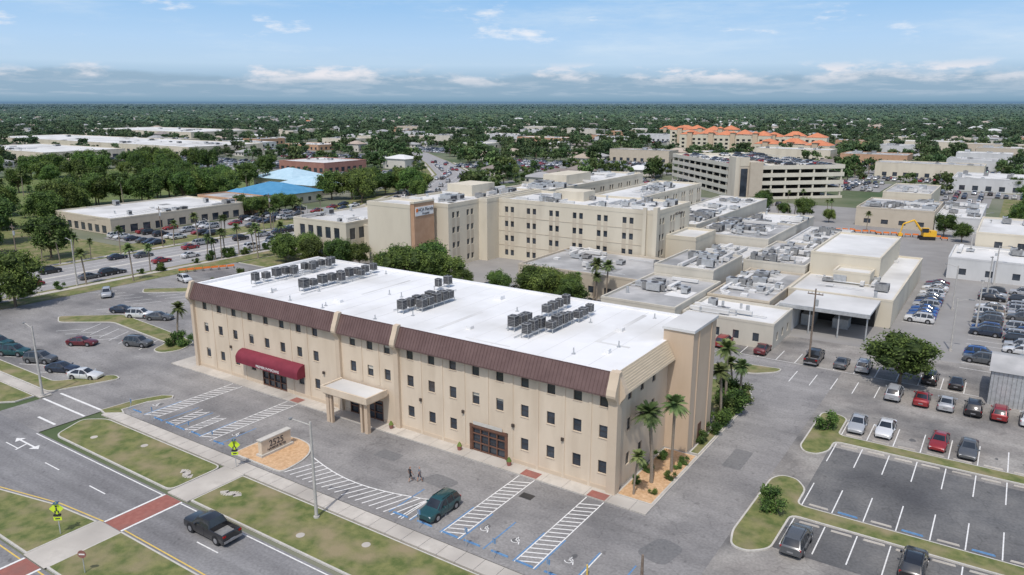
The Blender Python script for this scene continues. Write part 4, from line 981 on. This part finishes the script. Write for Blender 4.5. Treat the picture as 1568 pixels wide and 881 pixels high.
def pedsign(x,y,face):
    o=Obj('pedestrian_crossing_sign',(x,y,0),face);p=o.p('post',M['steel']);p.cyl((0,0,0),(0,0,3.2),.045,n=8)
    s=o.p('sign_face',M['signy'])
    z,r=2.7,.62
    s.face([(.06,0,z-r),(.06,r,z),(.06,0,z+r),(.06,-r,z)]);s.face([(.03,0,z-r),(.03,r,z),(.03,0,z+r),(.03,-r,z)])
    s.box(.05,.08,-.35,.35,1.55,1.9)
    f=o.p('pictogram',M['text']);f.box(.065,.075,-.07,.07,2.45,2.8);f.cyl((.065,0,2.92),(.075,0,2.92),.09,n=10);f.box(.065,.075,-.2,-.08,2.25,2.5);f.box(.065,.075,.08,.2,2.25,2.5);f.box(.082,.09,-.2,.2,1.66,1.78)
    o.p('solar_panel',M['glassb']).box(-.25,.25,-.2,.2,3.2,3.25);o.p('beacon',M['black']).box(-.05,.15,-.3,.3,2.0,2.15)
    o.done()
pedsign(-36.0,-17.4,D2R(-50));pedsign(-38.2,-34.4,D2R(-50))
o=Obj('no_entry_sign',(-30.5,-36.2,0),D2R(-60));o.p('post',M['steel']).cyl((0,0,0),(0,0,2.2),.04,n=8);o.p('sign_face',M['redbrick']).cyl((.04,0,1.9),(.07,0,1.9),.36,n=20);o.p('bar',M['white']).box(.071,.08,-.25,.25,1.84,1.96);o.done()
o=Obj('monument_sign');b=o.p('slab',M['wall']);b.box(-36.1,-35.5,-14.4,-10.4,.1,1.95);o.p('base',M['curb']).box(-36.3,-35.3,-14.6,-10.2,.1,.4);o.p('cap',M['curb']).box(-36.2,-35.4,-14.5,-10.3,1.95,2.07)
text('2525',1.0,(-35.48,-12.4,1.0),(D2R(90),0,D2R(90)),M['text'],o.root);text('HARBOR BLVD',.38,(-35.48,-12.4,.6),(D2R(90),0,D2R(90)),M['text'],o.root);o.done()
o=Obj('backflow_preventer');p=o.p('pipes',M['blue']);
for dx in(0,1.4):p.cyl((6.6+dx,-14.4,0),(6.6+dx,-14.4,1.0),.11,n=10)
p.cyl((6.6,-14.4,1.0),(8.0,-14.4,1.0),.11,n=10);o.p('valves',M['steel']).cyl((7.0,-14.4,1.0),(7.0,-14.4,1.45),.14,n=10);o.p('valves',M['steel']).cyl((7.6,-14.4,1.0),(7.6,-14.4,1.45),.14,n=10);o.done()
upole(8.6,-12.2,3.0,cross=False)
for x,y in((5.2,-14.9),(9.6,-15.3),(4.2,-13.2)):
    o=Obj('bollard');o.p('post',M['yellow']).cyl((x,y,0),(x,y,1.0),.08,n=10);o.p('cap',M['yellow']).cyl((x,y,1.0),(x,y,1.05),.06,.02,n=10);o.done()
for x in(-59.4,-54.8,-47.3,-42.8,-12,-6.6,-3.6,1.8):
    o=Obj('accessible_parking_sign',(x,-15.5,0),D2R(90));o.p('post',M['steel']).cyl((0,0,0),(0,0,1.9),.03,n=6);o.p('sign_face',M['blue']).box(.03,.05,-.15,.15,1.4,1.9);o.done()
def excavator(x,y,r):
    o=Obj('excavator',(x,y,0),r);t=o.p('tracks',M['black']);t.box(-2,2,-1.4,-.8,.05,.9);t.box(-2,2,.8,1.4,.05,.9);b=o.p('house',M['excav']);b.box(-2.2,1.2,-1.3,1.3,1.0,2.1);b.box(-2.2,-.6,-1.3,1.3,2.1,2.6)
    o.p('cab',M['carglass']).box(-.1,1.5,.3,1.25,2.1,3.3);b.box(-.2,1.6,.25,1.35,3.3,3.42)
    b.cyl((1.0,-.3,1.8),(3.6,-.3,5.4),.32,.26,6);b.cyl((3.6,-.3,5.4),(6.4,-.3,4.2),.26,.2,6);b.cyl((6.4,-.3,4.2),(6.9,-.3,1.6),.2,.15,6);b.box(6.4,7.4,-.8,.2,.7,1.6);o.done()
excavator(10,180,D2R(200))
for k in range(16):
    o=Obj('orange_barrier',(-14+k*1.9,181+(k%3),0),D2R(random.uniform(-20,20)));o.p('board',M['barr']).box(-.8,.8,-.04,.04,.5,.95);o.p('feet',M['black']).box(-.75,-.65,-.3,.3,0,.5);o.p('feet',M['black']).box(.65,.75,-.3,.3,0,.5);o.done()
for k in range(7):
    o=Obj('orange_barrier',(-127.5+k*.9,36+k*1.5,0),D2R(60));o.p('board',M['barr']).box(-.8,.8,-.04,.04,.5,.95);o.p('feet',M['black']).box(-.75,-.65,-.3,.3,0,.5);o.p('feet',M['black']).box(.65,.75,-.3,.3,0,.5);o.done()
for x in(-18.6,-11.9,-28.9,-39.2):
    o=Obj('planter_pot',(x,-.9,.14));o.p('pot',M['redbrick']).cyl((0,0,0),(0,0,.5),.2,.3,12);o.p('plant',M['leaf']).cyl((0,0,.5),(0,0,.95),.3,.08,9);o.done()

# ---------------------------------------------------------------- people
def person(x,y,rot,shirt,short,hair,ph=1):
    V=[];E=[];Rd=[]
    def add(p,r,par=None):
        V.append(p);Rd.append(r)
        if par is not None:E.append((par,len(V)-1))
        return len(V)-1
    pel=add((0,0,.95),.14);w=add((0,0,1.1),.125,pel);ch=add((.0,0,1.32),.15,w);nk=add((0,0,1.49),.06,ch);hd=add((.01,0,1.58),.085,nk);ht=add((.0,0,1.70),.085,hd)
    for s in(-1,1):
        st=.22*s*ph
        hip_=add((0,.09*s,.88),.10,pel);kn=add((st*.6+.03,.10*s,.50),.065,hip_);an=add((st,.10*s,.09),.042,kn);add((st+.15,.11*s,.045),.038,an)
        sh_=add((0,.17*s,1.40),.062,ch);el=add((-.12*s*ph-.03,.25*s,1.14),.045,sh_);wr_=add((-.16*s*ph+.08,.26*s,.90),.03,el);add((-.16*s*ph+.11,.26*s,.84),.032,wr_)
    me=bpy.data.meshes.new('body');me.from_pydata(V,E,[]);o=bpy.data.objects.new('tmp',me);COL.objects.link(o)
    md=o.modifiers.new('s','SKIN')
    for i,v in enumerate(me.skin_vertices[0].data):v.radius=(Rd[i],Rd[i]);v.use_root=(i==0)
    o.modifiers.new('ss','SUBSURF').levels=1
    dg=bpy.context.evaluated_depsgraph_get();dg.update();m2=bpy.data.meshes.new_from_object(o.evaluated_get(dg));bpy.data.objects.remove(o)
    mats=[M['skin'],shirt,short,M['black'],hair];m2.materials.clear()
    for q in mats:m2.materials.append(q)
    for p in m2.polygons:
        c=p.center;p.use_smooth=True
        if c.z<.09:mi=3
        elif c.z<.52:mi=0
        elif c.z<1.0 and abs(c.y)<.215:mi=2
        elif 1.0<=c.z<1.47 and (abs(c.y)<.24 and c.z>1.0) and not(abs(c.y)>.2 and c.z<1.2):mi=1
        elif c.z>1.68 or (c.z>1.55 and c.x<-.03):mi=4
        else:mi=0
        p.material_index=mi
    root=bpy.data.objects.new('walking_person',None);COL.objects.link(root);root.location=(x,y,.012);root.rotation_euler=(0,0,rot)
    bo=bpy.data.objects.new('body',m2);COL.objects.link(bo);bo.parent=root
    f=MB()
    for s in(-1,1):
        hx=-.16*s*ph+.12;hy=.26*s
        for k,L in enumerate((.075,.085,.08,.06)):
            fx=hx-.03+.02*k;f.cyl((fx,hy,.83),(fx+.012,hy-.01*s,.83-L*.5),.009,.008,6);f.cyl((fx+.012,hy-.01*s,.83-L*.5),(fx+.015,hy-.03*s,.83-L),.008,.006,6)
        f.cyl((hx+.03,hy,.87),(hx+.055,hy-.02*s,.81),.011,.008,6)
        f.cyl((0,.085*s,1.63),(0,.1*s,1.63),.025,.02,6)
    f.cyl((.085,0,1.64),(.115,0,1.60),.012,.018,6);f.obj('hands_and_face',[M['skin']],root)
    e=MB()
    for s in(-1,1):e.cyl((.09,.03*s,1.635),(.1,.03*s,1.635),.008,.008,6)
    e.cyl((.095,-.02,1.565),(.095,.02,1.565),.005,.005,5);e.obj('eyes_and_mouth',[M['text']],root)
cl1=mat('cloth_black',(.03,.03,.035));cl2=mat('cloth_navy',(.05,.06,.09));cl3=mat('cloth_greyblue',(.16,.19,.22));cl4=mat('hair_brown',(.06,.04,.025));cl5=mat('hair_grey',(.3,.28,.26))
person(-18.5,-9.3,D2R(60),cl1,cl1,cl4,1);person(-17.7,-8.8,D2R(60),cl3,cl2,cl5,-1)

# ---------------------------------------------------------------- light, sky
sun_el,sun_az=D2R(60),D2R(165)
sv=Vector((math.sin(sun_az)*math.cos(sun_el),math.cos(sun_az)*math.cos(sun_el),math.sin(sun_el)))
L=bpy.data.lights.new('sun','SUN');L.energy=2.75;L.angle=D2R(.8);L.color=(1,.96,.91);lo=bpy.data.objects.new('sun',L);COL.objects.link(lo);lo.rotation_euler=sv.to_track_quat('Z','Y').to_euler();lo.location=(0,0,200)
w=bpy.data.worlds.new('World');sc.world=w;w.use_nodes=True;nt=w.node_tree;bg=nt.nodes['Background'];bg.inputs['Strength'].default_value=.15
sky=nt.nodes.new('ShaderNodeTexSky');sky.sky_type='NISHITA';sky.sun_disc=False;sky.sun_elevation=sun_el;sky.sun_rotation=sun_az;sky.dust_density=2.0
tc=nt.nodes.new('ShaderNodeTexCoord');sp=nt.nodes.new('ShaderNodeSeparateXYZ');nt.links.new(tc.outputs['Generated'],sp.inputs[0])
def mr(src,a,b,c=0,d=1,smooth=False):
    n=nt.nodes.new('ShaderNodeMapRange');n.inputs[1].default_value=a;n.inputs[2].default_value=b;n.inputs[3].default_value=c;n.inputs[4].default_value=d
    if smooth:n.interpolation_type='SMOOTHSTEP'
    nt.links.new(src,n.inputs[0]);return n.outputs[0]
ramp=nt.nodes.new('ShaderNodeValToRGB');cr=ramp.color_ramp
els=[(0,(.13,.23,.36)),(.018,(.22,.36,.49)),(.10,(.28,.43,.57)),(.20,(.36,.52,.68)),(.31,(.50,.67,.85)),(.5,(.46,.66,.90)),(.8,(.33,.57,.88)),(1,(.28,.52,.87))]
cr.elements[0].position=0;cr.elements[0].color=(*els[0][1],1);cr.elements[1].position=1;cr.elements[1].color=(*els[-1][1],1)
for p,c in els[1:-1]:
    e=cr.elements.new(p);e.color=(*c,1)
nt.links.new(mr(sp.outputs['Z'],0,.15),ramp.inputs['Fac'])
def noise(sx,scale,detail,off=0,ro=.6):
    mp=nt.nodes.new('ShaderNodeMapping');mp.inputs['Scale'].default_value=sx;mp.inputs['Location'].default_value=(off,off,off);nt.links.new(tc.outputs['Generated'],mp.inputs[0])
    n=nt.nodes.new('ShaderNodeTexNoise');n.inputs['Scale'].default_value=scale;n.inputs['Detail'].default_value=detail;n.inputs['Roughness'].default_value=ro;nt.links.new(mp.outputs[0],n.inputs['Vector']);return n.outputs['Fac']
def math_(op,a,b):
    n=nt.nodes.new('ShaderNodeMath');n.operation=op
    for i,v in enumerate((a,b)):
        if isinstance(v,(int,float)):n.inputs[i].default_value=v
        else:nt.links.new(v,n.inputs[i])
    return n.outputs[0]
def mix(f,a,b):
    n=nt.nodes.new('ShaderNodeMix');n.data_type='RGBA'
    if isinstance(f,(int,float)):n.inputs['Factor'].default_value=f
    else:nt.links.new(f,n.inputs['Factor'])
    for k,v in(('A',a),('B',b)):
        if isinstance(v,tuple):n.inputs[k].default_value=(*v,1)
        else:nt.links.new(v,n.inputs[k])
    return n.outputs['Result']
n1=noise((1,1,3.5),11,9)
band=math_('MULTIPLY',mr(sp.outputs['Z'],.026,.034,0,1,True),mr(sp.outputs['Z'],.036,.052,1,0,True))
cum=math_('MULTIPLY',mr(n1,.52,.63,0,.85,True),band)
n5=noise((1,1,4),6,9,5.5)
edge=math_('ADD',sp.outputs['Z'],math_('MULTIPLY',math_('SUBTRACT',n5,.5),-.045))
bank=math_('MULTIPLY',mr(edge,.027,.036,1,0,True),mr(sp.outputs['Z'],.003,.010,0,.75,True))
rim=math_('MULTIPLY',math_('MULTIPLY',mr(edge,.020,.030,0,1,True),mr(edge,.031,.040,1,0,True)),mr(n1,.42,.56,0,.7,True))
n2=noise((1,1,6),3.2,9,3.1,.65)
haz=math_('MULTIPLY',mr(n2,.42,.72,0,.75,True),mr(sp.outputs['Z'],.04,.07,0,1,True))
n3=noise((1,1,9),16,9,7.7)
low=math_('MULTIPLY',mr(n3,.46,.62,0,.55,True),math_('MULTIPLY',mr(sp.outputs['Z'],.006,.012,0,1,True),mr(sp.outputs['Z'],.022,.034,1,0,True)))
n4=noise((1,1,4),9,10,12.7)
hi=math_('MULTIPLY',mr(n4,.58,.72,0,.85,True),mr(sp.outputs['Z'],.06,.085,0,1,True))
c=mix(bank,ramp.outputs['Color'],(.30,.43,.56));c=mix(low,c,(.46,.56,.67));c=mix(haz,c,(.66,.79,.92));c=mix(rim,c,(.76,.78,.84));c=mix(cum,c,(.86,.84,.88));c=mix(hi,c,(.86,.89,.95))
sc10=nt.nodes.new('ShaderNodeVectorMath');sc10.operation='SCALE';sc10.inputs['Scale'].default_value=1/.15;nt.links.new(c,sc10.inputs[0])
fin=mix(mr(sp.outputs['Z'],.13,.35,1,0,True),sky.outputs['Color'],sc10.outputs[0])
nt.links.new(fin,bg.inputs['Color'])

# ---------------------------------------------------------------- camera
cd=bpy.data.cameras.new('camera');co=bpy.data.objects.new('camera',cd);COL.objects.link(co);sc.camera=co
cd.sensor_width=36;cd.lens=36*1150/1568;cd.clip_end=60000;cd.clip_start=.5
co.location=(29.44,-62.07,38);pitch=math.atan(283/1150)
co.rotation_euler=(math.pi/2-pitch,0,D2R(33.8))
sc.view_settings.view_transform='Standard';sc.view_settings.look='None';sc.view_settings.exposure=0
print('houses',len(houses),'trees',len(pts),len(pts2),'cars',len(fc))
